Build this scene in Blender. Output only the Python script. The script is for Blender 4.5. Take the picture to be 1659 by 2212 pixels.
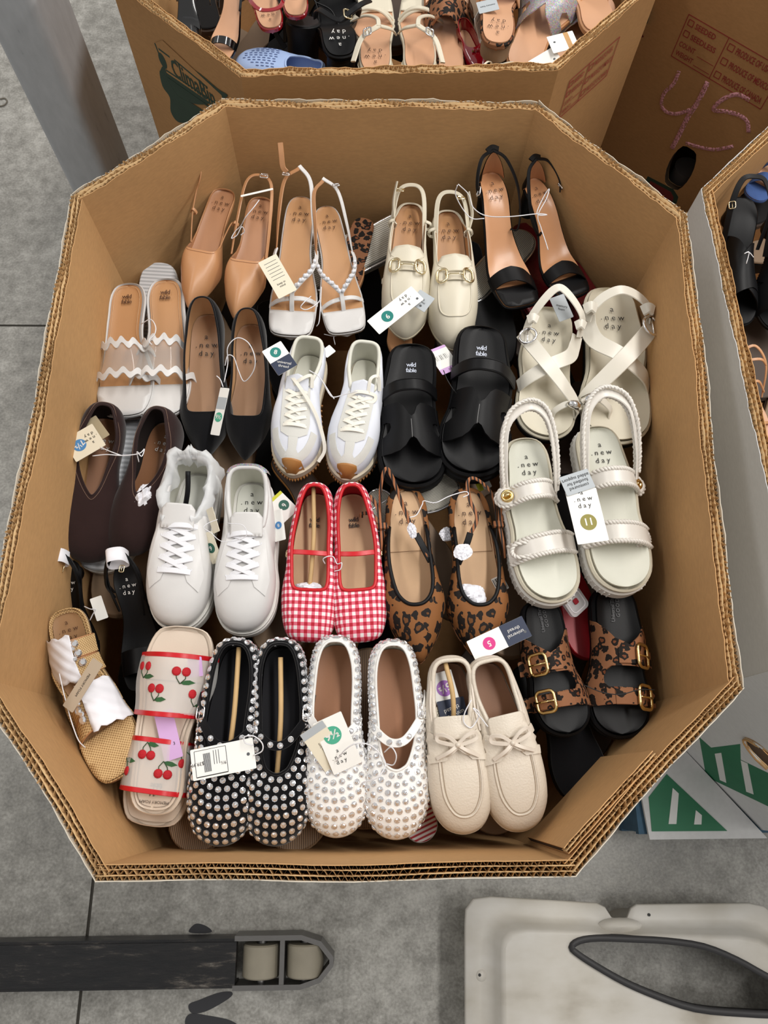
import bpy, math, random
import numpy as np
from mathutils import Vector, Matrix
from mathutils.geometry import delaunay_2d_cdt
from mathutils.bvhtree import BVHTree
for o in list(bpy.data.objects): bpy.data.objects.remove(o)
rnd = random.Random(7)
SC = bpy.context.scene
COL = SC.collection
PI = math.pi
# ------------------------------------------------------------------ camera (phone held above the bin, tilted 20 deg off straight down)
CZ = 1.90                       # camera height above the floor
FPX, IW, IH = 1620.0, 1659, 2212
NAD = (787, 1690)               # where straight-down meets the picture
_dn = np.array([NAD[0]-IW/2, NAD[1]-IH/2, FPX]); _dn /= np.linalg.norm(_dn)
_Z = -_dn; _Y = np.array([0,-1.,0]); _Y = _Y-_Y.dot(_Z)*_Z; _Y /= np.linalg.norm(_Y); _X = np.cross(_Y,_Z)
RC = np.array([_X,_Y,_Z])
cam_d = bpy.data.cameras.new('camera'); cam = bpy.data.objects.new('camera', cam_d); COL.objects.link(cam)
cam_d.sensor_fit = 'HORIZONTAL'; cam_d.sensor_width = 36.0; cam_d.lens = FPX/IW*36.0
cam_d.clip_start = .02; cam_d.clip_end = 60
_c = [RC@np.array([1,0,0]), RC@np.array([0,-1,0]), RC@np.array([0,0,-1])]
cam.matrix_world = Matrix([[_c[0][i],_c[1][i],_c[2][i],(0,0,CZ)[i]] for i in range(3)]+[[0,0,0,1]])
SC.camera = cam
SC.view_settings.view_transform = 'Standard'; SC.view_settings.look = 'None'
SC.view_settings.gamma = 1; SC.view_settings.use_curve_mapping = False
SC.view_settings.exposure = 0.0
# ------------------------------------------------------------------ light: a warehouse ceiling with long LED strip fittings
wd = bpy.data.worlds.new('hall'); SC.world = wd; wd.use_nodes = True
wd.node_tree.nodes['Background'].inputs[0].default_value = (1,.98,.95,1)
wd.node_tree.nodes['Background'].inputs[1].default_value = .45
def area(name, loc, sx, sy, power, col=(1,.97,.93), aim=None):
    l = bpy.data.lights.new(name,'AREA'); l.shape='RECTANGLE'; l.size=sx; l.size_y=sy; l.energy=power; l.color=col
    o = bpy.data.objects.new(name,l); COL.objects.link(o); o.location=loc
    if aim is not None: o.rotation_euler = (Vector(aim)-Vector(loc)).to_track_quat('-Z','Y').to_euler()
    return o
area('strip_light', (1.6,1.9,4.6), .35, 5.0, 175)
area('strip_light', (-2.4,2.4,4.6), .35, 5.0, 70)
area('strip_light', (5.2,1.8,4.6), .35, 6.0, 170)
# ------------------------------------------------------------------ helpers
def at(px, z):
    d = RC@np.array([px[0]-IW/2, px[1]-IH/2, FPX]); k = (z-CZ)/d[2]
    return Vector((d[0]*k, d[1]*k, z))
def lin(h):
    h = h.lstrip('#'); v = [int(h[i:i+2],16)/255 for i in (0,2,4)]
    return tuple(x/12.92 if x<=.04045 else ((x+.055)/1.055)**2.4 for x in v)+(1,)
MATS = {}
class NT:
    def __init__(s, name):
        s.m = bpy.data.materials.new(name); s.m.use_nodes = True; s.t = s.m.node_tree
        s.b = s.t.nodes['Principled BSDF']; s.o = s.t.nodes['Material Output']
    def n(s, typ, **kw):
        x = s.t.nodes.new(typ)
        for k,v in kw.items():
            if k.startswith('i_'):
                key = k[2:]; key = int(key) if key.isdigit() else key.replace('_',' ')
                if hasattr(v,'is_output') or isinstance(v, bpy.types.NodeSocket): s.t.links.new(v, x.inputs[key])
                else: x.inputs[key].default_value = v
            else: setattr(x,k,v)
        return x
    def l(s,a,b): s.t.links.new(a,b)
    def ramp(s, fac, stops, interp='LINEAR'):
        r = s.n('ShaderNodeValToRGB'); r.color_ramp.interpolation = interp
        e = r.color_ramp.elements
        while len(e) < len(stops): e.new(.5)
        for x,(p,c) in zip(e,stops): x.position = p; x.color = c
        s.l(fac, r.inputs[0]); return r.outputs[0]
    def coord(s, kind='Object', scale=None):
        o = s.n('ShaderNodeTexCoord').outputs[kind]
        if scale is None: return o
        mp = s.n('ShaderNodeMapping'); mp.inputs['Scale'].default_value = scale if hasattr(scale,'__len__') else (scale,)*3
        s.l(o, mp.inputs[0]); return mp.outputs[0]
    def math(s, op, a, b=None, c=None):
        x = s.n('ShaderNodeMath', operation=op)
        for i,v in enumerate((a,b,c)):
            if v is None: continue
            if isinstance(v,(int,float)): x.inputs[i].default_value = v
            else: s.l(v, x.inputs[i])
        return x.outputs[0]
    def bump(s, h, st=.2, d=.001):
        b = s.n('ShaderNodeBump'); b.inputs['Strength'].default_value = st; b.inputs['Distance'].default_value = d
        s.l(h, b.inputs['Height']); s.l(b.outputs[0], s.b.inputs['Normal'])
def mat(name, col, rough=.5, metal=0, spec=.5, bump=None, var=0, sheen=0, alpha=None, coat=0, trans=0):
    """plain material: colour with slight noise variation, optional fine grain (scale, strength)"""
    if name in MATS: return MATS[name]
    N = NT(name); b = N.b
    c = lin(col) if isinstance(col,str) else col
    b.inputs['Base Color'].default_value = c; b.inputs['Roughness'].default_value = rough; b.inputs['Metallic'].default_value = metal
    b.inputs['Specular IOR Level'].default_value = spec
    if coat: b.inputs['Coat Weight'].default_value = coat; b.inputs['Coat Roughness'].default_value = .08
    if sheen: b.inputs['Sheen Weight'].default_value = sheen; b.inputs['Sheen Roughness'].default_value = .5
    if trans: b.inputs['Transmission Weight'].default_value = trans
    if alpha is not None: b.inputs['Alpha'].default_value = alpha
    if var:
        nz = N.n('ShaderNodeTexNoise', i_Scale=30., i_Detail=3.); N.l(N.coord(), nz.inputs['Vector'])
        mx = N.n('ShaderNodeMixRGB', i_Color1=tuple(x*(1-var) for x in c[:3])+(1,), i_Color2=tuple(min(1,x*(1+var)) for x in c[:3])+(1,))
        N.l(nz.outputs[0], mx.inputs[0]); N.l(mx.outputs[0], b.inputs['Base Color'])
    if bump:
        nz = N.n('ShaderNodeTexNoise', i_Scale=float(bump[0]), i_Detail=2.); N.l(N.coord(), nz.inputs['Vector'])
        N.bump(nz.outputs[0], bump[1], .001)
    MATS[name] = N.m; return N.m
def mesh(name, V, F, uv=None):
    me = bpy.data.meshes.new(name); me.from_pydata([tuple(map(float,v)) for v in V], [], [tuple(map(int,f)) for f in F]); me.update()
    if uv is not None:
        ul = me.uv_layers.new(name='g'); li = np.zeros(len(me.loops),int); me.loops.foreach_get('vertex_index', li)
        ul.data.foreach_set('uv', np.asarray(uv,float)[li].ravel())
    return me
def obj(name, me, m=None, parent=None, smooth=True):
    if isinstance(me, tuple): me = mesh(name, *me)
    if m is not None and not me.materials: me.materials.append(m)
    if smooth is True: me.polygons.foreach_set('use_smooth', [True]*len(me.polygons))
    elif smooth:
        me.polygons.foreach_set('use_smooth', [True]*len(me.polygons)); me.set_sharp_from_angle(angle=smooth)
    o = bpy.data.objects.new(name, me); COL.objects.link(o)
    if parent is not None: o.parent = parent
    return o
def tagp(o, label=None, cat=None, group=None, kind=None):
    if label: o['label'] = label
    if cat: o['category'] = cat
    if group: o['group'] = group
    if kind: o['kind'] = kind
    return o
def empty(name, label, cat, group=None, loc=(0,0,0)):
    o = bpy.data.objects.new(name, None); COL.objects.link(o); o.location = loc; o.empty_display_size = .02
    return tagp(o, label, cat, group)
def join(*parts):
    V, F = [], []
    for v, f in parts:
        n = len(V); V += [tuple(x) for x in v]; F += [tuple(i+n for i in q) for q in f]
    return V, F
def box(x0,x1,y0,y1,z0,z1):
    V = [(x,y,z) for z in (z0,z1) for y in (y0,y1) for x in (x0,x1)]
    return V, [(0,2,3,1),(4,5,7,6),(0,1,5,4),(2,6,7,3),(0,4,6,2),(1,3,7,5)]
def xf(vf, Mx): return [tuple(Mx@Vector(v)) for v in vf[0]], vf[1]
def prism(poly, z0, z1):
    n = len(poly); V = [(x,y,z0) for x,y in poly]+[(x,y,z1) for x,y in poly]
    return V, [tuple(range(n-1,-1,-1)), tuple(range(n,2*n))]+[(i,(i+1)%n,n+(i+1)%n,n+i) for i in range(n)]
def rrect(w, h, r, n=4):
    P = []
    for cx,cy,a0 in ((w/2-r,h/2-r,0),(-w/2+r,h/2-r,PI/2),(-w/2+r,-h/2+r,PI),(w/2-r,-h/2+r,1.5*PI)):
        for k in range(n+1): a = a0+k*PI/2/n; P.append((cx+r*math.cos(a), cy+r*math.sin(a)))
    return P
def circ(r, n=20, cx=0, cy=0, sy=1): return [(cx+r*math.cos(2*PI*k/n), cy+sy*r*math.sin(2*PI*k/n)) for k in range(n)]
def cat(pts, n=8, closed=False):
    """Catmull-Rom through 3D/2D points"""
    P = [np.array(p,float) for p in pts]; m = len(P); out = []
    if m == 2 and not closed: return [P[0]+(P[1]-P[0])*k/n for k in range(n+1)]
    for i in range(m if closed else m-1):
        p1,p2 = P[i],P[(i+1)%m]
        p0 = P[(i-1)%m] if closed or i>0 else 2*p1-p2
        p3 = P[(i+2)%m] if closed or i<m-2 else 2*p2-p1
        for k in range(n):
            t = k/n; out.append(.5*((2*p1)+(-p0+p2)*t+(2*p0-5*p1+4*p2-p3)*t*t+(-p0+3*p1-3*p2+p3)*t**3))
    if not closed: out.append(P[-1])
    return out
def unit(v):
    n = np.linalg.norm(v); return v/n if n > 1e-9 else np.array([0,0,1.])
def sweep(path, prof, up=None, closed=False, cap=True, scale=None):
    """sweep a 2D profile (side, up) along a path; up = list of vectors / centre point ('c',pt) / fixed vector"""
    P = [np.array(p,float) for p in path]; n = len(P); m = len(prof); V = []; F = []
    pu = None
    for i,p in enumerate(P):
        a = P[(i-1)%n] if closed or i>0 else p; b = P[(i+1)%n] if closed or i<n-1 else p
        t = unit(b-a)
        if up is None: u = pu if pu is not None else (np.array([0,0,1.]) if abs(t[2])<.9 else np.array([1.,0,0]))
        elif isinstance(up, tuple) and up[0] == 'c': u = p-np.array(up[1],float)
        elif isinstance(up, list): u = np.array(up[i],float)
        else: u = np.array(up,float)
        u = unit(u-u.dot(t)*t); s = np.cross(t,u); pu = u
        k = 1 if scale is None else scale(i/(n-1))
        for q in prof: V.append(p+s*q[0]*k+u*q[1]*k)
    for i in range(n if closed else n-1):
        j = (i+1)%n
        for k in range(m): F.append((i*m+k, j*m+k, j*m+(k+1)%m, i*m+(k+1)%m))
    if cap and not closed: F += [tuple(range(m)), tuple(range((n-1)*m, n*m))[::-1]]
    return V, F
def tube(path, r, n=6, closed=False, scale=None): return sweep(path, circ(r,n), None, closed, scale=scale)
def ribbon(path, w, th, up, closed=False, scale=None):
    e = min(th*.3, w*.1)
    return sweep(path, [(-w/2,0),(-w/2+e,-th/2),(w/2-e,-th/2),(w/2,0),(w/2-e,th/2),(-w/2+e,th/2)][::-1], up, closed, scale=scale)
def lathe(prof, n=24, ax='z'):
    V = []; F = []; m = len(prof)
    for k in range(n):
        a = 2*PI*k/n
        for r,z in prof: V.append((r*math.cos(a), r*math.sin(a), z))
    for k in range(n):
        j = (k+1)%n
        for i in range(m-1): F.append((k*m+i, j*m+i, j*m+i+1, k*m+i+1))
    if ax == 'y': V = [(x,z,y) for x,y,z in V]; F = [f[::-1] for f in F]
    if ax == 'x': V = [(z,x,y) for x,y,z in V]
    return V, F
def patch(poly, f, th=.0015, res=.006, off=0.):
    """2D polygon -> curved sheet with thickness; f(x,y)->3D point"""
    poly = [tuple(map(float,p)) for p in poly]
    dense = []
    n = len(poly)
    for i in range(n):
        a,b = poly[i],poly[(i+1)%n]; k = max(1,int(math.hypot(b[0]-a[0],b[1]-a[1])/res+.5))
        for j in range(k): dense.append((a[0]+(b[0]-a[0])*j/k, a[1]+(b[1]-a[1])*j/k))
    m = len(dense); xs = [p[0] for p in dense]; ys = [p[1] for p in dense]
    pts = list(dense); A = np.array(dense); Bq = np.roll(A,-1,0)
    x = min(xs)+res*.5
    def inside(px,py):
        c = ((A[:,1]>py)!=(Bq[:,1]>py)); d = Bq[:,1]-A[:,1]; d = np.where(d==0,1e-12,d)
        return int(np.sum(c & (px < (Bq[:,0]-A[:,0])*(py-A[:,1])/d+A[:,0])))%2 == 1
    while x < max(xs):
        y = min(ys)+res*.5
        while y < max(ys):
            if inside(x,y) and np.min((A[:,0]-x)**2+(A[:,1]-y)**2) > (res*.45)**2: pts.append((x,y))
            y += res
        x += res
    r = delaunay_2d_cdt([Vector(p) for p in pts], [(i,(i+1)%m) for i in range(m)], [list(range(m))], 1, 1e-6)
    vs, fs = r[0], r[2]
    e = 1e-4; T = []; Bm = []
    for v in vs:
        p = np.array(f(v.x,v.y)); dx = np.array(f(v.x+e,v.y))-p; dy = np.array(f(v.x,v.y+e))-p
        nn = unit(np.cross(dx,dy))
        if not np.all(np.isfinite(nn)): nn = np.array([0,0,1.])
        T.append(p+nn*(off+th)); Bm.append(p+nn*off)
    k = len(vs); F = []; edges = {}
    for q in fs:
        a,b,c = [vs[i] for i in q[:3]]
        if (b.x-a.x)*(c.y-a.y)-(b.y-a.y)*(c.x-a.x) < 0: q = list(q)[::-1]
        F.append(tuple(q)); F.append(tuple(i+k for i in q[::-1]))
        for i in range(len(q)):
            ed = (q[i], q[(i+1)%len(q)])
            if (ed[1],ed[0]) in edges: del edges[(ed[1],ed[0])]
            else: edges[ed] = 1
    for a,b in edges: F.append((a,a+k,b+k,b))
    return T+Bm, F
_txt = {}
def text(s, size, m, parent, loc, rotz=0, sp=1., name='lettering', bold=0, lsp=1., M4=None):
    key = (s,sp,bold,lsp)
    if key not in _txt:
        c = bpy.data.curves.new('t','FONT'); c.body = s; c.size = 1; c.align_x = 'CENTER'; c.align_y = 'CENTER'; c.resolution_u = 2
        c.space_character = sp; c.space_line = lsp; c.offset = bold
        o = bpy.data.objects.new('t',c); COL.objects.link(o); dg = bpy.context.evaluated_depsgraph_get()
        me = bpy.data.meshes.new_from_object(o.evaluated_get(dg)); me.name = 'lettering'; me.materials.clear()
        bpy.data.objects.remove(o); bpy.data.curves.remove(c); _txt[key] = me
    base = _txt[key]; k2 = key+(m.name,)
    if k2 not in _txt: me = base.copy(); me.materials.clear(); me.materials.append(m); _txt[k2] = me
    o = bpy.data.objects.new(name, _txt[k2]); COL.objects.link(o); o.parent = parent
    if M4 is not None: o.matrix_local = M4@Matrix.Scale(size,4)
    else: o.location = loc; o.rotation_euler = (0,0,rotz); o.scale = (size,)*3
    return o
def frame(p, n, ydir):
    """matrix at p with z = n, y near ydir"""
    z = unit(np.array(n,float)); y = np.array(ydir,float); y = unit(y-y.dot(z)*z); x = np.cross(y,z)
    return Matrix([[x[i],y[i],z[i],p[i]] for i in range(3)]+[[0,0,0,1]])
# ------------------------------------------------------------------ surfaces
def m_concrete():
    N = NT('concrete'); co = N.coord()
    n1 = N.n('ShaderNodeTexNoise', i_Scale=1.3, i_Detail=9., i_Roughness=.7); N.l(co,n1.inputs['Vector'])
    n2 = N.n('ShaderNodeTexNoise', i_Scale=26., i_Detail=6., i_Roughness=.7); N.l(co,n2.inputs['Vector'])
    n3 = N.n('ShaderNodeTexNoise', i_Scale=160., i_Detail=3.); N.l(co,n3.inputs['Vector'])
    f = N.math('ADD', N.math('MULTIPLY',n1.outputs[0],.45), N.math('ADD', N.math('MULTIPLY',n2.outputs[0],.38), N.math('MULTIPLY',n3.outputs[0],.2)))
    c = N.ramp(f, [(.38,lin('#5f5d57')),(.51,lin('#8e8c86')),(.63,lin('#b4b2ac'))])
    # dark splash stains and pits
    v = N.n('ShaderNodeTexNoise', i_Scale=7., i_Detail=2.); N.l(co,v.inputs['Vector'])
    st = N.ramp(v.outputs[0], [(.70,(0,0,0,1)),(.76,(1,1,1,1))])
    mx = N.n('ShaderNodeMixRGB', i_Color2=lin('#77756f')); N.l(st,mx.inputs[0]); N.l(c,mx.inputs[1])
    N.l(mx.outputs[0], N.b.inputs['Base Color'])
    N.l(N.ramp(n2.outputs[0],[(.3,(.28,)*3+(1,)),(.75,(.55,)*3+(1,))]), N.b.inputs['Roughness'])
    N.bump(N.math('ADD',n2.outputs[0],N.math('MULTIPLY',n3.outputs[0],.5)), .25, .002); return N.m
def m_card(name, col, dark=.82, streak=(3,60,60)):
    if name in MATS: return MATS[name]
    N = NT(name); co = N.coord()
    n1 = N.n('ShaderNodeTexNoise', i_Scale=4., i_Detail=5.); N.l(co,n1.inputs['Vector'])
    n2 = N.n('ShaderNodeTexNoise', i_Scale=1., i_Detail=4.); N.l(N.coord('Object',(90,90,240)),n2.inputs['Vector'])
    f = N.math('ADD',N.math('MULTIPLY',n1.outputs[0],.6),N.math('MULTIPLY',n2.outputs[0],.4))
    c = lin(col); d = tuple(x*dark for x in c[:3])+(1,); u = tuple(min(1,x*1.1) for x in c[:3])+(1,)
    N.l(N.ramp(f,[(.3,d),(.7,u)]), N.b.inputs['Base Color']); N.b.inputs['Roughness'].default_value = .8
    N.b.inputs['Specular IOR Level'].default_value = .25
    N.bump(n2.outputs[0], .12, .001); MATS[name] = N.m; return N.m
CONC = m_concrete()
KRAFT = m_card('kraft_liner', '#c29868'); KRAFT_D = m_card('kraft_outer', '#a67c50'); FLUTE = m_card('flute_paper', '#cfae80', .8)
WHITE_L = m_card('white_liner', '#c9c9c9', .93); CORE_SHADE = mat('board_core_shade', '#33220f', .9)  # core tone is dark: shade between the flutes put into the colour
# ------------------------------------------------------------------ floor
def plane(x0,x1,y0,y1,z): return [(x0,y0,z),(x1,y0,z),(x1,y1,z),(x0,y1,z)], [(0,1,2,3)]
JX, JY = -.615, 1.263
fl = empty('floor', 'worn grey polished concrete slab floor with saw-cut joints', 'floor'); fl['kind'] = 'structure'
fm = mat('joint_dark', '#3f3c36', .9)
obj('slab', plane(-6,6,-4,9,-.004), fm, fl)
g = .0035
for (x0,x1,y0,y1) in ((-6,JX-g,-4,JY-g),(JX+g,6,-4,JY-g),(-6,6,JY+g,9)):
    obj('slab', box(x0,x1,y0,y1,-.003,0), CONC, fl, False)
DARKSTAIN = mat('black_mark', '#26262a', .6)
def blot(px, name, label):
    pts = [at(p,0) for p in px]; c = [(p.x,p.y) for p in cat([(p.x,p.y,0) for p in pts], 5, True) and [Vector(q) for q in cat([(p.x,p.y,0) for p in pts],5,True)]]
    o = obj(name, prism(c,.0002,.0012), DARKSTAIN, fl, False); return o
blot([(412,2004),(425,1995),(445,2000),(458,2012),(440,2016),(410,2014)],'paint_blot','')
blot([(408,2170),(430,2160),(470,2145),(498,2142),(500,2152),(470,2172),(440,2186),(414,2188)],'paint_blot','')
blot([(400,2212),(410,2190),(440,2192),(500,2205),(520,2230),(470,2260),(420,2260)],'paint_blot','')
# ------------------------------------------------------------------ corrugated octagonal bins
def bin_panel(parent, a, b, z0, z1, T=.019, inner=KRAFT, outer=WHITE_L, seed=0, wob=.004, rag=.004, name='panel', layers=3, wl=.0085, bow=0, hole=None):
    """one wall panel from a to b (top view, outer face on the right of a->b travel), flutes open at the rim"""
    r = random.Random(seed); a = np.array(a,float); b = np.array(b,float); d = b-a; Lp = np.linalg.norm(d); t = d/Lp; nin = np.array([-t[1],t[0]])
    ph = [r.uniform(0,6.28) for _ in range(6)]
    def wig(s): return wob*(math.sin(s*9+ph[0])*.5+math.sin(s*23+ph[1])*.25)+bow*math.sin(PI*s/Lp)
    def top(s,k=0): return z1+rag*(math.sin(s*31+ph[2]+k)*.4+math.sin(s*77+ph[3]+k*2)*.3+math.sin(s*190+ph[4]+k*3)*.3)
    def P(s,o,z,zz): 
        q = a+t*s+nin*(o+wig(s)*max(0,(zz-z0)/(z1-z0))); return (q[0],q[1],z)
    n = max(8,int(Lp/.012))
    def sheet(o0,o1,zt,zb,k):
        V=[];F=[]
        for i in range(n+1):
            s = Lp*i/n; tt = top(s,k)+zt
            for o,z in ((o0,zb),(o0,tt),(o1,tt),(o1,zb)): V.append(P(s,o,z,z))
        for i in range(n):
            for q in range(4): F.append((i*4+q,i*4+(q+1)%4,i*4+4+(q+1)%4,i*4+4+q))
        F += [(0,3,2,1),(n*4,n*4+1,n*4+2,n*4+3)]
        return V,F
    th = .0011
    pn = obj(name, sheet(T-th,T,0,z0,1.), inner, parent, .7)
    obj('outer_liner', sheet(0,th,0,z0,2.), outer, pn, .7)
    obj('board_core_shade', sheet(th*1.5,T-th*1.5,-.022,z0,0), CORE_SHADE, pn, .7)
    mids = [sheet(T*k/layers-th*.4,T*k/layers+th*.4,-.001,z1-.03,3.+k) for k in range(1,layers)]
    V=[];F=[]
    for k in range(layers):
        oc = T*(k+.5)/layers; amp = T/layers*.42; m = int(Lp/wl*8); base=len(V); w = wl*(1.25 if k==1 else 1)
        for i in range(m+1):
            s = Lp*i/m; o = oc+amp*math.sin(2*PI*s/w+k*1.3+.7*math.sin(s*40+k)); tt = top(s,5.+k)-.0005
            for dz in (0,-.026): V.append(P(s,o,tt+dz,tt))
        for i in range(m): F.append((base+2*i,base+2*i+1,base+2*i+3,base+2*i+2))
    fo = obj('corrugation', join((V,F),*mids), FLUTE, pn, True); fo['kind'] = 'stuff'
    return pn
def octo_bin(name, label, pts, z0, z1, inner, outers, group=None, bottom=True, **kw):
    root = empty(name, label, 'cardboard bin', group, (sum(p[0] for p in pts)/8, sum(p[1] for p in pts)/8, z0))
    hold = root
    n = len(pts); pan = []
    for i in range(n):
        o = outers[i] if isinstance(outers,(list,tuple)) else outers
        p = bin_panel(None, pts[i], pts[(i+1)%n], z0, z1 if not hasattr(z1,'__len__') else z1[i], inner=inner, outer=o, seed=hash(name)%97*0+i+len(name), **kw)
        p.parent = root; p.matrix_parent_inverse = Matrix.Translation(-root.location); pan.append(p)
    if bottom:
        c = obj('base_flap', prism([(x*.985+root.location.x*.015,y*.985+root.location.y*.015) for x,y in pts], z0+.001, z0+.012), KRAFT_D, root, False)
        c.matrix_parent_inverse = Matrix.Translation(-root.location)
    return root, pan
RZ = .92
MAIN = [(-.315,-.108),(.252,-.108),(.492,.112),(.530,.876),(.302,1.112),(-.246,1.112),(-.472,.900),(-.492,.120)]   # ccw
main_bin, main_pan = octo_bin('octagonal_bin', 'brown corrugated octagonal bulk bin filled with rows of paired shoes, nearest the camera', MAIN, .135, RZ, KRAFT, m_card('pale_outer','#c9c0b0',.9))

_d=np.array([.240,.220]); _d/=np.linalg.norm(_d); _n=np.array([-_d[1],_d[0]]); _a=np.array(MAIN[1])+_d*.012+_n*.021; _b=_a+_d*.165
_p=bin_panel(None,_a,_b,.70,RZ+.002,T=.009,layers=2,inner=KRAFT,outer=KRAFT,seed=91,name='overlap_flap'); _p.parent=main_bin; _p.matrix_parent_inverse=Matrix.Translation(-main_bin.location)
# ------------------------------------------------------------------ shoe-making helpers
TOES = dict(round=[(.97,.80),(.84,.895),(.52,.972)], square=[(.98,.80),(.93,.90),(.80,.972),(.48,.995)], sqsoft=[(.97,.80),(.88,.90),(.68,.973),(.34,.996)],
            point=[(.86,.76),(.66,.85),(.36,.93),(.12,.985)], almond=[(.94,.78),(.74,.885),(.42,.96),(.16,.993)], wide=[(1.0,.80),(.86,.905),(.50,.975)])
BASE = [(0,0),(.36,.010),(.55,.045),(.64,.12),(.63,.28),(.67,.42),(.84,.56),(.98,.68)]
def half_ctrl(toe, heel=1., waist=1.):
    B = [(0,0),(.28*heel,.008),(.48*heel,.034),(.61*heel,.09),(.65*heel,.16),(.64*waist,.28),(.67*waist,.42),(.84,.56),(.98,.68)]
    return B+TOES[toe]+[(0,1)]
TOPS = dict(round=[(0,0),(.27,.008),(.48,.04),(.70,.14),(.92,.36),(1,.58),(.98,.76),(.82,.90),(.45,.98),(0,1)],
            square=[(0,0),(.27,.008),(.48,.04),(.70,.14),(.92,.36),(1,.58),(1,.80),(.95,.94),(.72,.992),(0,1)],
            vee=[(0,0),(.27,.008),(.48,.04),(.70,.14),(1,.34),(.98,.52),(.80,.70),(.52,.86),(.22,.965),(0,1)],
            oval=[(0,0),(.40,.012),(.70,.07),(.92,.2),(1,.4),(1,.6),(.88,.8),(.6,.94),(.3,.985),(0,1)],
            full=[(0,0),(.50,.010),(.80,.045),(.94,.12),(.93,.28),(.96,.5),(1.05,.72),(1.1,.88),(1.0,.985),(0,1)],
            sneak=[(0,0),(.5,.01),(.82,.07),(.97,.2),(1,.4),(.97,.62),(.86,.85),(.72,.97),(0,1)])
def half(ctrl, M=36):
    P = [np.array(p,float) for p in ctrl]; P = [np.array([-P[1][0],P[1][1]])]+P+[np.array([-P[-2][0],P[-2][1]])]
    out = []
    for i in range(1,len(P)-2):
        p0,p1,p2,p3 = P[i-1:i+3]
        for k in range(12):
            t=k/12; out.append(.5*((2*p1)+(-p0+p2)*t+(2*p0-5*p1+4*p2-p3)*t*t+(-p0+3*p1-3*p2+p3)*t**3))
    out.append(P[-2]); return np.array(out)
def resample(C, U):
    d = np.r_[0,np.cumsum(np.linalg.norm(np.diff(C,axis=0),axis=1))]; d /= d[-1]
    return np.stack([np.interp(U,d,C[:,0]),np.interp(U,d,C[:,1])],1)
def sm(x,a,b):
    t = np.clip((x-a)/(b-a),0,1); return t*t*(3-2*t)
class Shoe:
    def __init__(s, name, label, cat_='shoe', L=.25, W=.084, toe='round', side=1, asym=1., hh=.012, group=None, heel=1., waist=1., spring=.006, M=36):
        s.root = empty(name, label, cat_, group); s.L,s.W,s.side,s.hh,s.sp,s.M = L,W,side,hh,spring,M
        s.toe=toe; s.asym=asym; s.h2 = half(half_ctrl(toe,heel,waist)); s.bvh=None
        U=(1-np.cos(np.linspace(0,PI,M+1)))/2; s.U = .55*U+.45*np.linspace(0,1,M+1)
    def cx(s,y):
        t = y/s.L; return s.side*s.asym*s.W*(-.07*np.exp(-((t-.40)/.16)**2)+.10*np.clip(t-.45,0,1)**1.5)
    def zb(s,y):
        t = np.asarray(y)/s.L; return s.hh*(1-sm(t,.14,.66))+s.sp*np.clip((t-.70)/.3,0,1)**2
    def loop(s, out=0.):
        H = resample(s.h2*np.array([s.W/2*.98,s.L]), s.U); R = H; Lf = (H*np.array([-1,1]))[1:-1][::-1]
        P = np.vstack([R,Lf]); 
        if out:
            t = np.roll(P,-1,0)-np.roll(P,1,0); n = np.stack([t[:,1],-t[:,0]],1); n /= np.linalg.norm(n,axis=1)[:,None]+1e-9; P = P+n*out
        P = P.copy(); P[:,0] += s.cx(P[:,1]); return P
    def edge(s, y, out=0.):
        P = s.loop(out); M=s.M; r = P[:M+1]; l = np.vstack([P[:1],P[M:][::-1]])
        return np.interp(y,l[:,1],l[:,0]), np.interp(y,r[:,1],r[:,0])
    def grid(s, P, zf, J=8):
        M=s.M; N=2*M; V=[]
        for k in range(M+1):
            a=P[k]; b=P[(N-k)%N]
            for j in range(J+1):
                q=a+(b-a)*j/J; e=(2*j/J-1); V.append((q[0],q[1],zf(q[1],e)))
        F=[]
        for k in range(M):
            for j in range(J):
                i=k*(J+1)+j; f=(i,i+J+1,i+J+2,i+1)
                F.append(f)
        return V,F
    def slab(s, name, m, z0, z1, out=0., bev=.002, top=None, cup=.012, parent=None, J=8, sub=False, inset_top=None, zfun=None, bflat=False):
        """sole layer following the foot outline: z0,z1 relative to zb(y)"""
        zb = zfun or s.zb
        b0 = (lambda y: 0*y+z0) if bflat else (lambda y: zb(y)+z0)
        rings = [(out-bev,0.,z0),(out,bev,z0),(out,-bev,z1),(out-bev,0.,z1)]
        V=[];F=[]; N=2*s.M
        for i,(o,dz,z) in enumerate(rings):
            P=s.loop(o)
            for x,y in P: V.append((x,y,(b0(y) if i<2 else zb(y)+z1)+dz))
        for r in range(3):
            for k in range(N): j=(k+1)%N; F.append((r*N+k,r*N+j,r*N+N+j,r*N+N+k))
        P=s.loop(out-bev); gt=s.grid(P,lambda y,e: zb(y)+z1-cup*(1-e*e),J); gb=s.grid(P,lambda y,e: b0(y),2); gb=(gb[0],[f[::-1] for f in gb[1]])
        return obj(name, join((V,F),gt,gb), m, parent or s.root, .6)
    def bed(s, name, m, z, out=-.003, cup=0., th=.0015, lip=0, parent=None, J=8):
        P=s.loop(out); g=s.grid(P,lambda y,e: s.zb(y)+z+th-cup*(1-e**4)*(.4+.6*(1-sm(y/s.L,.5,.8))),J)
        V,F=g; n=len(V); M=s.M; N=2*M
        ring=[(x,y,s.zb(y)+z-.0005) for x,y in P]; V=V+ring
        def tid(k): return (k*(J+1)) if k<=M else ((N-k)*(J+1)+J)
        for k in range(N): j=(k+1)%N; F.append((tid(k),n+k,n+j,tid(j)))
        return obj(name,(V,F),m,parent or s.root,.6)
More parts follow.
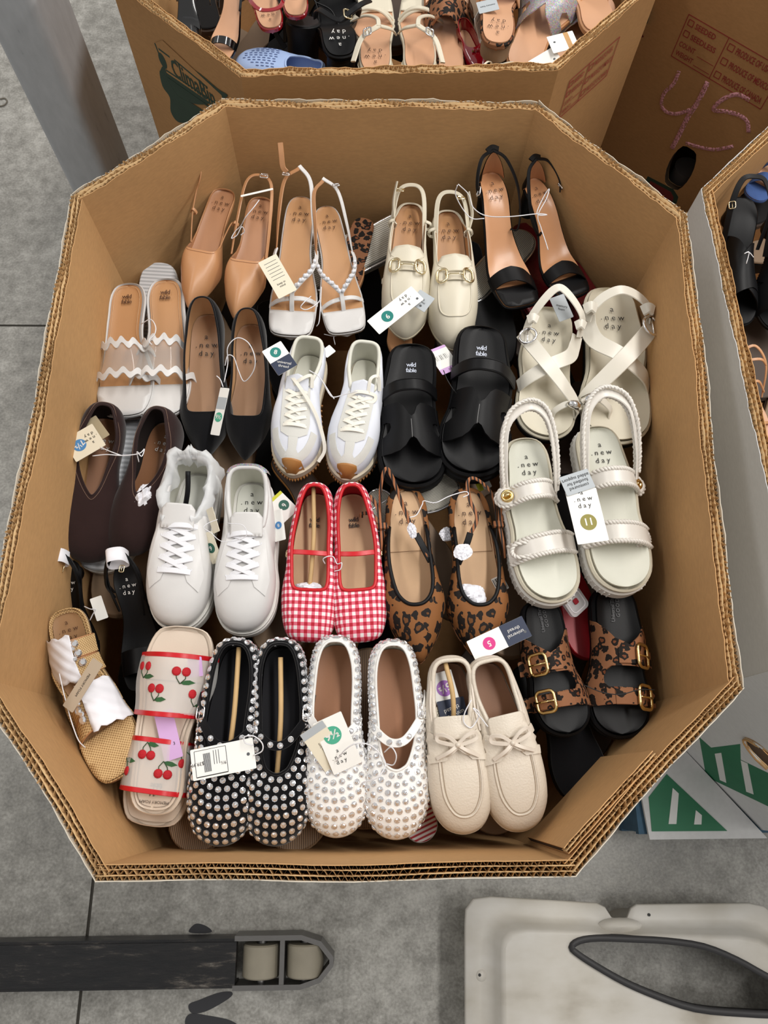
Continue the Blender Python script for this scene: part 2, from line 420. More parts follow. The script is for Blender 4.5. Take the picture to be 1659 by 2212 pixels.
    def topl(s, ya, yb, hw, kind, hz):
        C=half(TOPS[kind])*np.array([hw,yb-ya])+np.array([0,ya])
        U=np.interp(s.U,[0,.28,.66,1],[0,.33,.84,1]); H=resample(C,U)
        P=np.vstack([H,(H*np.array([-1,1]))[1:-1][::-1]]).copy(); P[:,0]+=s.cx(P[:,1])*.9
        f=(P[:,1]-ya)/(yb-ya); z=np.interp(f,[h[0] for h in hz],[h[1] for h in hz])
        z=z+np.array([s.zb(y) for y in P[:,1]]); return np.c_[P,z]
    def upper(s, name, m, T, z0=.0, out=-.001, bulge=.003, R=9, kp=1., gp=1., lining=None, th=.0016, binding=None, br=.002, parent=None):
        B=s.loop(out); N=len(B); zb0=np.array([s.zb(y)+z0 for y in B[:,1]]); B3=np.c_[B,zb0]
        t=np.roll(B,-1,0)-np.roll(B,1,0); n=np.stack([t[:,1],-t[:,0],0*t[:,0]],1); n/=np.linalg.norm(n,axis=1)[:,None]+1e-9
        V=[]
        for r in range(R+1):
            v=r/R; g=(1-math.cos(v*PI/2))**gp; k=math.sin(v*PI/2)**kp
            Q=B3+(T-B3)*np.array([g,g,k]); Q=Q+n*(bulge*math.sin(PI*v)**.8); V.append(Q)
        A=np.array(V); s.surf=A; V=A.reshape(-1,3); F=[]
        for r in range(R):
            for k in range(N): j=(k+1)%N; F.append((r*N+k,r*N+j,r*N+N+j,r*N+N+k))
        # girth coordinates for printed cloth
        crest={}; ys=V[:,1]; bins=np.round(ys/.004).astype(int); mz={}
        for b_,z in zip(bins,V[:,2]): mz[b_]=max(mz.get(b_,-1),z)
        ks=sorted(mz); cz=np.interp(ys/.004,ks,[mz[q] for q in ks])
        gx=(V[:,0]-s.cx(ys))+np.sign(V[:,0]-s.cx(ys))*(cz-V[:,2])
        o=obj(name,mesh(name,V,F,np.c_[gx,ys]),m,parent or s.root)
        s.bvh=BVHTree.FromPolygons([Vector(v) for v in V],F)
        if lining:
            A2=A.copy(); A2[:,:,:2]-=n[None,:,:2]*np.linspace(1,1.3,R+1)[:,None,None]*th*1.2
            c=np.array([[0,0,0]]); A2[R]=T-n*th*.2; A2[:R,:,2]-=.0012
            F2=[f[::-1] for f in F]; obj('lining',(A2.reshape(-1,3),F2),lining,o)
        if binding: obj('binding',tube(T,br,6,True),binding,o)
        s.T=T; return o
    def dz(s,x,y,d=0.):
        if s.bvh:
            h=s.bvh.ray_cast(Vector((x,y,.5)),Vector((0,0,-1)))
            if h[0] is not None: return h[0].z
        return float(s.zb(y))+d
    def drape(s,d=0.): return lambda x,y:(x,y,s.dz(x,y,d))
    def bandf(s, h, p=2.2, over=.002, drop=.006, z=.0):
        def f(a,y):
            l,r=s.edge(y,over); x=(l+r)/2+a*(r-l)/2; e=min(1,abs(a)); return (x,y,float(s.zb(y))+z-drop+(h+drop)*(1-e**p))
        return f
    def band(s, name, m, poly, h, p=2.4, over=.002, drop=.006, z=0., th=.002, parent=None, res=.005, hf=None):
        """strap patch; poly given as (a,y) with a in -1..1 across the foot, y in metres"""
        k=s.W/2; base=s.bandf(h,p,over,drop,z) if hf is None else hf
        f=lambda X,y: base(X/k,y)
        return obj(name,patch([(a*k,y) for a,y in poly],f,th,res),m,parent or s.root,.9)
    def strap(s, name, m, pts, w, th=.0025, up=None, n=7, parent=None, c=None):
        path=cat(pts,n); 
        if up is None: cc=c or (0,np.mean([p[1] for p in pts]),0.); up=[(p[0]-cc[0],(p[1]-cc[1])*.15,p[2]-cc[2]+.01) for p in path]
        return obj(name,ribbon(path,w,th,up),m,parent or s.root,.7)
    def arch(s, y0, y1, h, n=9, over=.001, z=-.003, p=2.3, x0=-1, x1=1):
        """path over the foot from left edge at y0 to right edge at y1"""
        P=[]
        for i in range(n):
            a=x0+(x1-x0)*i/(n-1); y=y0+(y1-y0)*(i/(n-1)); l,r=s.edge(y,over); x=(l+r)/2+a*(r-l)/2
            P.append((x,y,float(s.zb(y))+z+(h-z)*(1-abs(a)**p)))
        return P
    def heel(s, m, r0=.018, r1=.012, y=.028, z0=-.004, name='heel', flat=True):
        z=s.hh+z0; V=[];F=[]; n=16
        prof=[(0,r1),(.06,r1),(.5,(r0*.35+r1*.65)),(.85,r0*.85),(1,r0*1.1)]
        for t,r in prof:
            for k in range(n):
                a=2*PI*k/n; V.append((r*math.cos(a)*.95+s.cx(0)*0, y-.004+r*math.sin(a)*1.05+(1-t)*-.002, t*z))
        for i in range(len(prof)-1):
            for k in range(n): j=(k+1)%n; F.append((i*n+k,i*n+j,i*n+n+j,i*n+n+k))
        F.append(tuple(range(n))[::-1]); return obj(name,(V,F),m,s.root,.6)
    def logo(s, txt, y, m, size=.0085, sp=1.3, lsp=1.1, x=0., z=.0, flip=False, bold=0):
        y_=y; sl=(float(s.zb(y_+.003))-float(s.zb(y_-.003)))/.006
        p=(s.cx(y_)+x,y_,float(s.zb(y_))+z); return text(txt,size,m,s.root,None,sp=sp,lsp=lsp,bold=bold,M4=frame(p,(0,-sl,1),(0,1 if flip else -1,sl*-1)))
    def place(s, hp, tp, z=.735, zt=None, dh=.0, dt=.01, roll=0., k=None):
        """heel pixel (at height z+dh), toe pixel (at zt+dt)"""
        zt=z if zt is None else zt
        a=at(hp,z+dh); a.z=z; b=at(tp,zt+dt); b.z=zt
        Y=(b-a); sc=Y.length/s.L if k is None else k; Y.normalize(); Z=Vector((0,0,1)); X=Y.cross(Z).normalized(); Z=X.cross(Y)
        R=Matrix.Rotation(roll,3,Y); X=R@X; Z=R@Z; s.scale=sc
        s.root.matrix_world=Matrix([[X[i]*sc,Y[i]*sc,Z[i]*sc,a[i]] for i in range(3)]+[[0,0,0,1]])
        s.root.rotation_mode='XYZ'; print('%-28s len %.3f'%(s.root.name,Y.length*sc*s.L)); return s
    # world position of a local point
    def w(s,p): return s.root.matrix_world@Vector(p)
def ring_path(w,h,r,n=4): return [(x,y,0) for x,y in rrect(w,h,r,n)]
def buckle(parent, m, w, h, tr, M4, r=None, prong=True, name='buckle'):
    path=ring_path(w,h,r or min(w,h)*.28)
    vf=tube(path,tr,8,True)
    if prong: vf=join(vf,tube([(0,-h/2,tr*.4),(0,h*.1,tr*1.1),(0,h/2,tr*1.2)],tr*.55,6))
    o=obj(name,vf,m,parent); o.matrix_local=M4; return o
# common materials
def lea(name,col,rough=.42,**k): return mat(name,col,rough,bump=(420,.06),var=.05,**k)
NUDE=lea('nude_leather','#bd8a60',.38); TANIN=lea('tan_insole','#b98a5e',.5); TANIN2=lea('tan_insole_dark','#a37650',.55); BEIGEIN=lea('beige_insole','#c6a27c',.55)
WHL=lea('white_leather','#d3d1cf',.38); CREAM=lea('cream_leather','#d2cab6',.4); BONE=mat('bone_rubber','#cdc6b2',.5,var=.03); BLK=lea('black_leather','#0b0b0d',.45,spec=.22); BLKS=mat('black_suede','#0b0b0e',.95,spec=.1,sheen=.25,bump=(900,.3))
BLKR=mat('black_rubber','#0a0a0c',.6,spec=.2); BRNS=mat('brown_suede','#2f2120',.95,spec=.1,sheen=.15,bump=(700,.3),var=.15); BRNIN=lea('brown_insole','#8a5d3c',.5)
RUBT=mat('tan_rubber','#8d7358',.6,var=.05); GUM=mat('gum_rubber','#a8743c',.5); WR=mat('white_rubber','#dedcd6',.5); CRUB=mat('cream_rubber','#d8ccb4',.5)
GOLD=mat('gold_metal',(.83,.62,.28,1),.18,1); PGOLD=mat('pale_gold_metal',(.86,.74,.48,1),.16,1); SILV=mat('silver_metal',(.85,.85,.86,1),.15,1)
STONE=mat('crystal_stone',(.93,.93,.95,1),.07,.85); PEARL=mat('pearl','#e6e8ee',.12,coat=1.)
REDL=lea('red_leather','#c4101e',.35); STR=mat('white_cord','#e4e4e8',.5); BLKC=mat('black_cord','#101012',.5)
INK=mat('black_ink','#151515',.6); INKB=mat('brown_ink','#4a2c18',.6); INKW=mat('white_ink','#e0ddd8',.6); INKG=mat('grey_ink','#55585c',.6)
PAPER=mat('white_paper','#e8e8ee',.75,bump=(60,.25)); CARDW=mat('white_card','#eeede8',.6); CARDC=mat('cream_card','#e4dcc6',.6); CARDG=mat('grey_card','#aeb4b8',.6)
NAVY=mat('navy_card','#1f2a44',.55); LILAC=mat('lilac_card','#cda6d6',.6); WOOD=mat('bamboo_stick','#c7a573',.6,var=.2)
SKINB=mat('grey_suede','#d2d1cb',.9,spec=.15,bump=(600,.2))
WCLOTH=mat('white_nylon','#dcdfe8',.55,bump=(800,.1)); OFFW=mat('offwhite_lining','#dcdbcf',.8); LACE=mat('cream_lace','#ece8dc',.85,bump=(900,.3)); LACEW=mat('white_lace','#e2e2e6',.85,bump=(900,.3))
def m_gingham():
    N=NT('red_gingham'); uv=N.n('ShaderNodeUVMap',uv_map='g').outputs[0]; sp=N.n('ShaderNodeSeparateXYZ'); N.l(uv,sp.inputs[0])
    p=.0112
    a=N.math('GREATER_THAN',N.math('FRACT',N.math('DIVIDE',N.math('ADD',sp.outputs[0],1.002),p)),.5)
    b=N.math('GREATER_THAN',N.math('FRACT',N.math('DIVIDE',sp.outputs[1],p)),.5)
    f=N.math('MULTIPLY',N.math('ADD',a,b),.5)
    N.l(N.ramp(f,[(0,lin('#ece4e2')),(.25,lin('#d9667a')),(.75,lin('#b3142c'))],'CONSTANT'),N.b.inputs['Base Color'])
    N.b.inputs['Roughness'].default_value=.8; nz=N.n('ShaderNodeTexNoise',i_Scale=900.); N.l(N.coord(),nz.inputs['Vector']); N.bump(nz.outputs[0],.2); return N.m
def m_leopard(name,base,mid,scale=75.,uv=True,dark='#17100c'):
    N=NT(name)
    co=N.n('ShaderNodeUVMap',uv_map='g').outputs[0] if uv else N.coord()
    nz=N.n('ShaderNodeTexNoise',i_Scale=scale*1.2,i_Detail=2.); N.l(co,nz.inputs['Vector'])
    ds=N.n('ShaderNodeMixRGB',blend_type='ADD',i_0=.012*75/scale*1.0); N.l(co,ds.inputs[1]); N.l(nz.outputs['Color'],ds.inputs[2])
    v=N.n('ShaderNodeTexVoronoi',i_Scale=scale,i_Randomness=.8); N.l(ds.outputs[0],v.inputs['Vector'])
    n2=N.n('ShaderNodeTexNoise',i_Scale=scale*1.1,i_Detail=1.); N.l(co,n2.inputs['Vector'])
    d=N.math('ADD',v.outputs['Distance'],N.math('MULTIPLY',N.math('SUBTRACT',n2.outputs[0],.5),.55))
    cr=N.n('ShaderNodeSeparateColor'); N.l(v.outputs['Color'],cr.inputs[0])
    hole=N.math('MULTIPLY',N.math('GREATER_THAN',cr.outputs[0],.45),.2)   # some spots are open rosettes
    dk=N.math('MULTIPLY',N.math('LESS_THAN',d,.47),N.math('GREATER_THAN',d,hole))
    inn=N.math('LESS_THAN',d,.47)
    m1=N.n('ShaderNodeMixRGB',i_Color1=lin(base),i_Color2=lin(mid)); N.l(inn,m1.inputs[0])
    m2=N.n('ShaderNodeMixRGB',i_Color2=lin(dark)); N.l(dk,m2.inputs[0]); N.l(m1.outputs[0],m2.inputs[1])
    N.l(m2.outputs[0],N.b.inputs['Base Color']); N.b.inputs['Roughness'].default_value=.75; N.b.inputs['Specular IOR Level'].default_value=.3
    n3=N.n('ShaderNodeTexNoise',i_Scale=700.); N.l(co,n3.inputs['Vector']); N.bump(n3.outputs[0],.15); return N.m
def m_weave(name,a,b,scale=210.,rough=.7):
    N=NT(name); co=N.coord('Object',(scale,scale,scale)); sp=N.n('ShaderNodeSeparateXYZ'); N.l(co,sp.inputs[0])
    s1=N.math('SINE',N.math('MULTIPLY',N.math('ADD',sp.outputs[0],N.math('MULTIPLY',sp.outputs[2],.6)),6.283)); s2=N.math('SINE',N.math('MULTIPLY',sp.outputs[1],6.283))
    f=N.math('MULTIPLY_ADD',N.math('MULTIPLY',s1,s2),.5,.5); nz=N.n('ShaderNodeTexNoise',i_Scale=60.); N.l(N.coord(),nz.inputs['Vector'])
    N.l(N.ramp(N.math('ADD',N.math('MULTIPLY',f,.8),N.math('MULTIPLY',nz.outputs[0],.2)),[(.15,lin(a)),(.6,lin(b))]),N.b.inputs['Base Color'])
    N.b.inputs['Roughness'].default_value=rough; N.bump(f,.5,.001); return N.m
def m_glitter(name,col,scale=900.):
    N=NT(name); v=N.n('ShaderNodeTexVoronoi',i_Scale=scale); N.l(N.coord(),v.inputs['Vector'])
    N.b.inputs['Metallic'].default_value=.55; N.b.inputs['Roughness'].default_value=.35
    hs=N.n('ShaderNodeMixRGB',blend_type='MULTIPLY',i_0=.65,i_Color1=lin(col)); N.l(v.outputs['Color'],hs.inputs[2]); N.l(hs.outputs[0],N.b.inputs['Base Color'])
    nm=N.n('ShaderNodeNormalMap'); b=N.n('ShaderNodeBump',i_Strength=1.,i_Distance=.002); sc=N.n('ShaderNodeSeparateColor'); N.l(v.outputs['Color'],sc.inputs[0]); N.l(sc.outputs[0],b.inputs['Height']); N.l(b.outputs[0],N.b.inputs['Normal']); return N.m
def m_ribs(name,a,b,scale=330.,ax=1,rough=.6):
    N=NT(name); sp=N.n('ShaderNodeSeparateXYZ'); N.l(N.coord(),sp.inputs[0])
    s1=N.math('MULTIPLY_ADD',N.math('SINE',N.math('MULTIPLY',sp.outputs[ax],scale*6.283)),.5,.5)
    N.l(N.ramp(s1,[(.2,lin(a)),(.7,lin(b))]),N.b.inputs['Base Color']); N.b.inputs['Roughness'].default_value=rough; N.bump(s1,.6,.001); return N.m
def m_clear(name,col=(1,1,1,1),t=.75,rough=.06):
    N=NT(name); tr=N.n('ShaderNodeBsdfTransparent'); tr.inputs[0].default_value=col; N.b.inputs['Roughness'].default_value=rough; N.b.inputs['Base Color'].default_value=(.85,.86,.86,1)
    mx=N.n('ShaderNodeMixShader',i_0=t); N.l(N.b.outputs[0],mx.inputs[1]); N.l(tr.outputs[0],mx.inputs[2]); N.l(mx.outputs[0],N.o.inputs[0]); return N.m
GING=m_gingham(); LEO=m_leopard('leopard_suede','#84552e','#68401f',58.); LEO2=m_leopard('leopard_suede_small','#8d5f41','#744228',66.,False)
RAFF=m_weave('raffia_weave','#8f6a40','#d9b884',175.); SHEER=m_clear('sheer_mesh',(.98,.94,.90,1),.66,.6); PVC=m_clear('clear_vinyl',(.97,.98,.98,1),.86,.04); TISS=m_clear('thin_foam_wrap',(.95,.96,1,1),.35,.6)
GLIT=m_glitter('silver_glitter','#e2dfe6',700.); RIBT=m_ribs('tan_ribbed_sole','#5f4a36','#8d7258',300.,0); RIBC=m_ribs('pale_ribbed_sole','#a79f88','#c9c3b0',300.,0)
GREYTREAD=m_ribs('white_tread','#b9bcc0','#dfe2e6',120.,1)
# ------------------------------------------------------------------ the pairs in the near bin  (side -1 = left one in the picture, +1 = right one)
BR='a\n. n e w\nd a y'
def mir(pts): return [(-x,y,z) for x,y,z in pts]
def sling(s, m, y0, yk, zk, w=.006, z0=.012, out=.002, loops=True, dx=0):
    l,r=s.edge(y0,out); zb=float(s.zb(y0)); h=s.hh
    P=[(l,y0,zb+z0),(l+.002,y0*.6,h*.8+zk*.55),(l*.72+dx,.012,h+zk*.95),(dx,yk,h+zk),(r*.72+dx,.012,h+zk*.95),(r-.002,y0*.6,h*.8+zk*.55),(r,y0,zb+z0)]
    return s.strap('slingback_strap',m,P,w,.0022,c=(0,y0*.5,h))
def hang(s,name,m,pts,w=.006,th=.002,up=(0,0,1)): return s.strap(name,m,pts,w,th,up=up)
STUD=None
def stitch(s, path, m, r=.0005, n=1, parent=None): return obj('stitching',tube(path,r,4),m,parent or s.root)
# 1 nude pointed slingbacks
def nude(side,lab,hp,tp,**k):
    s=Shoe('slingback_flat',lab,'slingback flat',.262,.078,'point',side,.6,hh=.022,group='nude pointed slingback flats')
    s.slab('outsole',RUBT,-.007,-.001,-.001); s.bed('insole',TANIN if 0 else lea('nude_insole','#b58563',.4),.0,-.001,cup=.003)
    T=s.topl(.003,.158,.0245,'full',[(0,.004),(.62,.005),(.80,.014),(.93,.030),(1,.037)])
    u=s.upper('upper',NUDE,T,-.004,0,.001,kp=1.25,lining=NUDE)
    f=[i for i in range(len(T)) if T[i,1]>.14]; stitch(s,sorted([tuple(T[i]+np.array([0,.004,.0008])) for i in f if T[i,1]>.152],key=lambda p:p[0]),mat('nude_thread','#d2a27c',.7),parent=u)
    s.logo(BR,.035,INKB,.0125,1.0,x=0,z=.0025)
    if side<0:
        hang(s,'slingback_strap',NUDE,[(.028,.135,.024),(.034,.09,.045),(.036,.05,.058),(.030,.035,.074),(.030,.012,.088),(.032,-.012,.10)],.0065,up=(1,0,.3))
        hang(s,'slingback_strap',NUDE,[(-.026,.135,.020),(-.030,.105,.025),(-.032,.075,.02),(-.034,.060,.005)],.006,up=(1,0,.3))
        hang(s,'strap_keeper',NUDE,[(.040,.082,.042),(.034,.083,.052),(.028,.084,.044),(.034,.083,.040)],.006)
    else:
        sling(s,NUDE,.138,-.006,.05,.0065,.02)
        hang(s,'strap_keeper',NUDE,[(.037,.082,.034),(.033,.083,.044),(.027,.084,.038),(.032,.083,.030)],.007)
        b=buckle(s.root,SILV,.012,.016,.0012,frame((-.01,.0,.078),(0,-.3,1),(1,0,0)))
    s.heel(mat('nude_heel','#a5764f',.5),.02,.017,.028); return s.place(hp,tp,dh=.018,**k)
nude(-1,'left one of the nude pointed slingback flats, loose strap standing up against the cardboard',(489,412),(404,661),z=.745)
nude(1,'right one of the nude pointed slingback flats, strap buckle over its heel',(568,430),(508,686),z=.745)
# 2 white thong sandals with beads
def bead(side,lab,hp,tp,**k):
    s=Shoe('thong_sandal',lab,'sandal',.262,.080,'square',side,.5,hh=.034,group='white beaded thong sandals',heel=.95)
    s.slab('outsole',RUBT,-.008,-.003,0); s.slab('welt',WHL,-.003,.001,.001,.001); s.bed('insole',TANIN,.001,-.002,cup=.002)
    zt=lambda x,y:(x,y,float(s.zb(y))+.003)
    P=s.loop(-.0005); tp_=[tuple(p) for p in P if p[1]>.208]; obj('toe_bed',patch(tp_,zt,.0012,.01),WHL,s.root)
    s.strap('toe_strap',WHL,s.arch(.192,.200,.017,p=2.8),.009,.0025)
    z=float(s.zb(.2)); s.strap('thong_post',WHL,[(0,.214,z+.002),(0,.205,z+.016),(0,.190,z+.026)],.008,.003,up=(0,.6,1))
    V=(0,.190,z+.026); 
    for q in (-1,1):
        l,r=s.edge(.14,.003); x=l if q<0 else r
        P=[V,(x*.45,.172,z+.033),(x*.85,.148,z+.028),(x*1.02,.118,z+.022),(x*.98,.10,z+.020)]
        st=s.strap('beaded_strap',WHL,P,.008,.003,c=(0,.15,.0)); pc=cat(P[:-1],9)
        for i in range(2,len(pc)-2,2):
            o=obj('bead',BEADM,None,st); o.location=tuple(pc[i]+np.array([0,-.001+.004*((i//2)%2),.004])); o.scale=(1,)*3
        l2,r2=s.edge(.10,.003); xx=l2 if q<0 else r2
        s.strap('slingback_strap',[WHL,NUDE][q>0],[(x*.98,.10,z+.020),(xx*1.0,.06,.055),(xx*.75,.012,.083),(0,-.006+.003*q,.095)],.0075,.0022,c=(0,.05,.03))
    if side<0: hang(s,'strap_end',NUDE,[(.02,.004,.093),(.026,.0,.10),(.028,-.012,.115),(.030,-.025,.125)],.009,up=(0,1,.3))
    buckle(s.root,SILV,.010,.013,.0011,frame((.021 if side<0 else -.022,.006,.091),(0,-.5,1),(1,0,0)))
    s.heel(NUDE,.018,.015); s.logo(BR,.038,INKB,.012,1.0,z=.0035)
    return s.place(hp,tp,dh=.034,**k)
BEADM=mesh('bead',*lathe([(0,-.0038),(.0026,-.0027),(.0038,0),(.0026,.0027),(0,.0038)],8)); BEADM.materials.append(PEARL); BEADM.polygons.foreach_set('use_smooth',[True]*len(BEADM.polygons))
bead(-1,'left one of the white beaded thong sandals, cream care card lying on it',(652,428),(624,724),z=.738)
bead(1,'right one of the white beaded thong sandals',(702,446),(752,717),z=.738)
# 3 cream horsebit loafers
def bit(side,lab,hp,tp,**k):
    s=Shoe('slingback_loafer',lab,'loafer',.258,.082,'almond',side,.6,hh=.02,group='cream slingback loafers with gold bits')
    s.slab('outsole',mat('cream_outsole','#c9bda2',.6),-.008,-.001,.001); s.bed('insole',TANIN,.0,-.002,cup=.003)
    T=s.topl(.003,.138,.0285,'square',[(0,.006),(.22,.012),(.45,.030),(.8,.038),(1,.050)])
    u=s.upper('upper',CREAM,T,-.006,.0,.003,kp=1.,lining=TANIN,binding=CREAM,br=.0012)
    dz=s.dz; ap=[(.024,.150),(.026,.178),(.024,.205),(.015,.217),(0,.220),(-.015,.217),(-.024,.205),(-.026,.178),(-.024,.150)]
    obj('apron_seam',tube([(x+s.cx(y),y,dz(x+s.cx(y),y)+.0004) for x,y in [tuple(q) for q in cat(ap,5)]],.0013,5),CREAM,u)
    tg=[(-.027,.146)]+[(x,y) for x,y in ((-.0265,.128),(-.02,.119),(0,.117),(.02,.119),(.0265,.128))]+[(.027,.146)]
    obj('tongue',patch(tg,lambda x,y:(x+s.cx(.13),y,.05+float(s.zb(.13))+.002-9*x*x-.18*(y-.13)),.0022),CREAM,s.root)
    zz=.052+float(s.zb(.15))
    sp_=s.strap('saddle_strap',CREAM,s.arch(.158,.158,zz+.001,p=2.6,over=.004,z=.014),.010,.002)
    for q in (-1,1):
        M4=frame((q*.021+s.cx(.15),.156,dz(q*.021,.156)+.005),(q*.5,0,1),(0,1,0)); buckle(s.root,PGOLD,.017,.024,.0021,M4,.0075,False,'bit_ring')
    obj('bit_bar',tube([(-.016,.156,zz+.006),(-.006,.156,zz+.008),(.006,.156,zz+.008),(.016,.156,zz+.006)],.0021,8,scale=lambda t:1.2-.8*math.sin(PI*t)),PGOLD,s.root)
    sling(s,CREAM,.118,-.004,.042,.0085,.022,.001)
    for q in (-1,1): hang(s,'strap_keeper',CREAM,[(q*.026,.06,.050),(q*.034,.061,.046),(q*.034,.062,.036),(q*.026,.062,.034),(q*.024,.061,.044)],.006)
    hang(s,'strap_end',CREAM,[(.028,.056,.05),(.030,.03,.062),(.026,.006,.078)] if side<0 else [(-.03,.06,.045),(-.036,.035,.055),(-.030,.004,.07)],.008,up=(1,0,.4))
    buckle(s.root,PGOLD,.010,.013,.0011,frame((-.018 if side>0 else .02,.012,.066),(0,-.5,1),(1,0,.2)))
    s.heel(CREAM,.02,.017); s.logo(BR,.04,INKB,.0125,1.0,z=.0025); return s.place(hp,tp,dh=.03,**k)
bit(-1,'left one of the cream slingback loafers with gold bits, white size card across its toe',(888,436),(872,727),z=.735)
bit(1,'right one of the cream slingback loafers with gold bits',(966,452),(984,751),z=.735)
# 4 black ankle-strap heels
def heels(side,lab,hp,tp,**k):
    s=Shoe('ankle_strap_heel',lab,'heeled sandal',.265,.084,'square',side,.7,hh=.075,group='black ankle-strap heels',heel=.92)
    s.slab('outsole',BLK,-.008,.001,.0015); s.bed('insole',lea('peach_insole','#cd966c',.28),.001,-.0015,cup=.003)
    f=lambda x,y:(x,y,float(s.zb(y))+.0032); P=s.loop(-.001); obj('toe_bed',patch([tuple(p) for p in P if p[1]>.214],f,.0012,.01),BLK,s.root)
    s.band('toe_band',BLK,[(-1,.205),(-.5,.190),(0,.182),(.5,.184),(1,.186),(1,.214),(.5,.214),(0,.216),(-.5,.226),(-1,.238)][::side],.022,2.6,.003)
    # heel counter and strap
    h=s.hh; cp=[]
    for a in np.linspace(-1.25,1.25,15): cp.append((.0285*math.sin(a)*1.0,.030-.031*math.cos(a),0))
    V=[];F=[]
    for i,(x,y,_) in enumerate(cp):
        e=abs(i-7)/7; ht=.056*(1-.8*e**1.6)
        for t in range(5): V.append((x*(1-.12*t/4),y+.006*t/4,h+.001+ht*t/4))
    n=5
    for i in range(14):
        for t in range(4): F.append((i*n+t,i*n+n+t,i*n+n+t+1,i*n+t+1))
    c=obj('heel_counter',(V,F),BLK,s.root); V2=[(x*.94,y+.0016,z) for x,y,z in V]; obj('lining',(V2,[q[::-1] for q in F]),lea('peach_lining','#b9855f',.5),c)
    hang(s,'keeper_loop',BLK,[(-.011,.002,h+.058),(0,-.002,h+.061),(.011,.002,h+.058)],.012,.004)
    q=1 if side<0 else -1
    s.strap('ankle_strap',BLK,[(0,.004,h+.060),(q*.022,.012,h+.056),(q*.034,.03,h+.044),(q*.040,.05,h+.028),(q*.038,.064,h+.012)],.0075,.0028,c=(0,.04,h))
    s.strap('ankle_strap',BLK,[(0,.004,h+.060),(-q*.022,.02,h+.050),(-q*.036,.06,h+.026),(-q*.038,.095,h-.008),(-q*.030,.118,h-.03),(-q*.018,.112,h-.034)],.0075,.0024,c=(0,.04,h-.03))
    buckle(s.root,SILV,.011,.016,.0012,frame((q*.039,.058,h+.022),(q,-.2,.5),(0,1,-.5)))
    s.heel(BLK,.024,.019,.028); s.logo(BR,.045,INKB,.0135,1.0,z=.0035); return s.place(hp,tp,dh=.085,**k)
heels(-1,'left one of the black ankle-strap heels with peach insole',(1056,362),(1128,660),z=.735,zt=.735)
heels(1,'right one of the black ankle-strap heels, its tie ends lying on the insole',(1148,370),(1250,636),z=.735,zt=.735)
# 5 clear scalloped slides
def scal(side,lab,hp,tp,**k):
    s=Shoe('clear_strap_slide',lab,'slide sandal',.255,.096,'sqsoft',side,.7,hh=.014,group='clear strap slides with white scallops')
    s.slab('outsole',mat('brown_sole_edge','#4c3526',.6),-.016,-.004,-.001); s.slab('welt',WHL,-.004,.003,.001,.0015); s.bed('insole',TANIN,.003,-.005,cup=.003)
    f=lambda x,y:(x,y,float(s.zb(y))+.0048); P=s.loop(-.0005); obj('toe_bed',patch([tuple(p) for p in P if p[1]>.196],f,.0012,.01),WHL,s.root)
    stitch(s,[(x,y,float(s.zb(y))+.0052) for x,y in s.loop(-.0085) if y<.12],mat('tan_thread','#d7b38c',.7),.0004)
    h=.032; bf=s.bandf(h,2.6,.006,.006)
    pv=s.band('clear_band',PVC,[(-1,.130),(0,.128),(1,.130),(1,.186),(0,.188),(-1,.186)],h,2.6,.006,th=.001)
    for yy in (.126,.182):
        for_p=[]; n=60; up=[];lo=[]
        for i in range(n+1):
            a=-1+2*i/n; o=.0050*math.sin(a*PI*5.2); up.append((a,yy+o)); lo.append((a,yy+.0118+o))
        s.band('scalloped_trim',WHL,up[::-1]+lo if 0 else lo+up[::-1],h+.0016,2.6,.0105,th=.0022,res=.004)
    s.logo('wild\nfable',.035,INKB,.0115,.85,.9,z=.0055,bold=.01); 
    return s.place(hp,tp,dh=.014,**k)
scal(-1,'left one of the clear strap slides with white scalloped trim, next to the left wall',(279,614),(262,899),z=.735)
scal(1,'right one of the clear strap slides with white scalloped trim',(361,604),(344,899),z=.73)
# 6 black suede pumps
def pump(side,lab,hp,tp,**k):
    s=Shoe('suede_pump',lab,'pump',.262,.088,'point',side,.5,hh=.035,group='black suede pumps',heel=1.02,waist=1.05)
    s.slab('outsole',BLKR,-.006,-.001,-.001); s.bed('insole',lea('pump_insole','#a07b5c',.5),.0,-.002,cup=.002)
    T=s.topl(.006,.192,.0300,'square',[(0,.058),(.08,.054),(.3,.036),(.6,.030),(1,.036)])
    u=s.upper('upper',BLKS,T,-.005,0,.004,kp=1.15,lining=mat('pump_lining','#c39a70',.7,var=.08),binding=BLKS,br=.0014)
    s.heel(BLKS,.022,.016); s.logo(BR,.062,INK,.0135,1.0,z=.0025); return s.place(hp,tp,dh=.056,**k)
pump(-1,'left one of the black suede pumps, white size card tucked at its side',(446,664),(440,988),z=.720)
pump(1,'right one of the black suede pumps with a loop of white cord',(540,684),(530,990),z=.720)
def eyelets(s,pts,m,r=.0032,parent=None):
    me=mesh('eyelet',*lathe([(r*.55,.0),(r*.6,.0012),(r,.0010),(r,0)],10)); me.materials.append(m)
    for x,y in pts:
        o=obj('eyelet',me,None,parent or s.root); o.location=(x,y,s.dz(x,y)+.0006)
def lacebar(s,m,a,b,w=.0075,th=.0022,lift=.004,parent=None,n=7):
    P=[]
    for i in range(n):
        t=i/(n-1); x=a[0]+(b[0]-a[0])*t; y=a[1]+(b[1]-a[1])*t; P.append((x,y,s.dz(x,y)+.0012+lift*math.sin(PI*t)**.7))
    return s.strap('lace',m,P,w,th,up=(0,0,1),parent=parent,n=3)
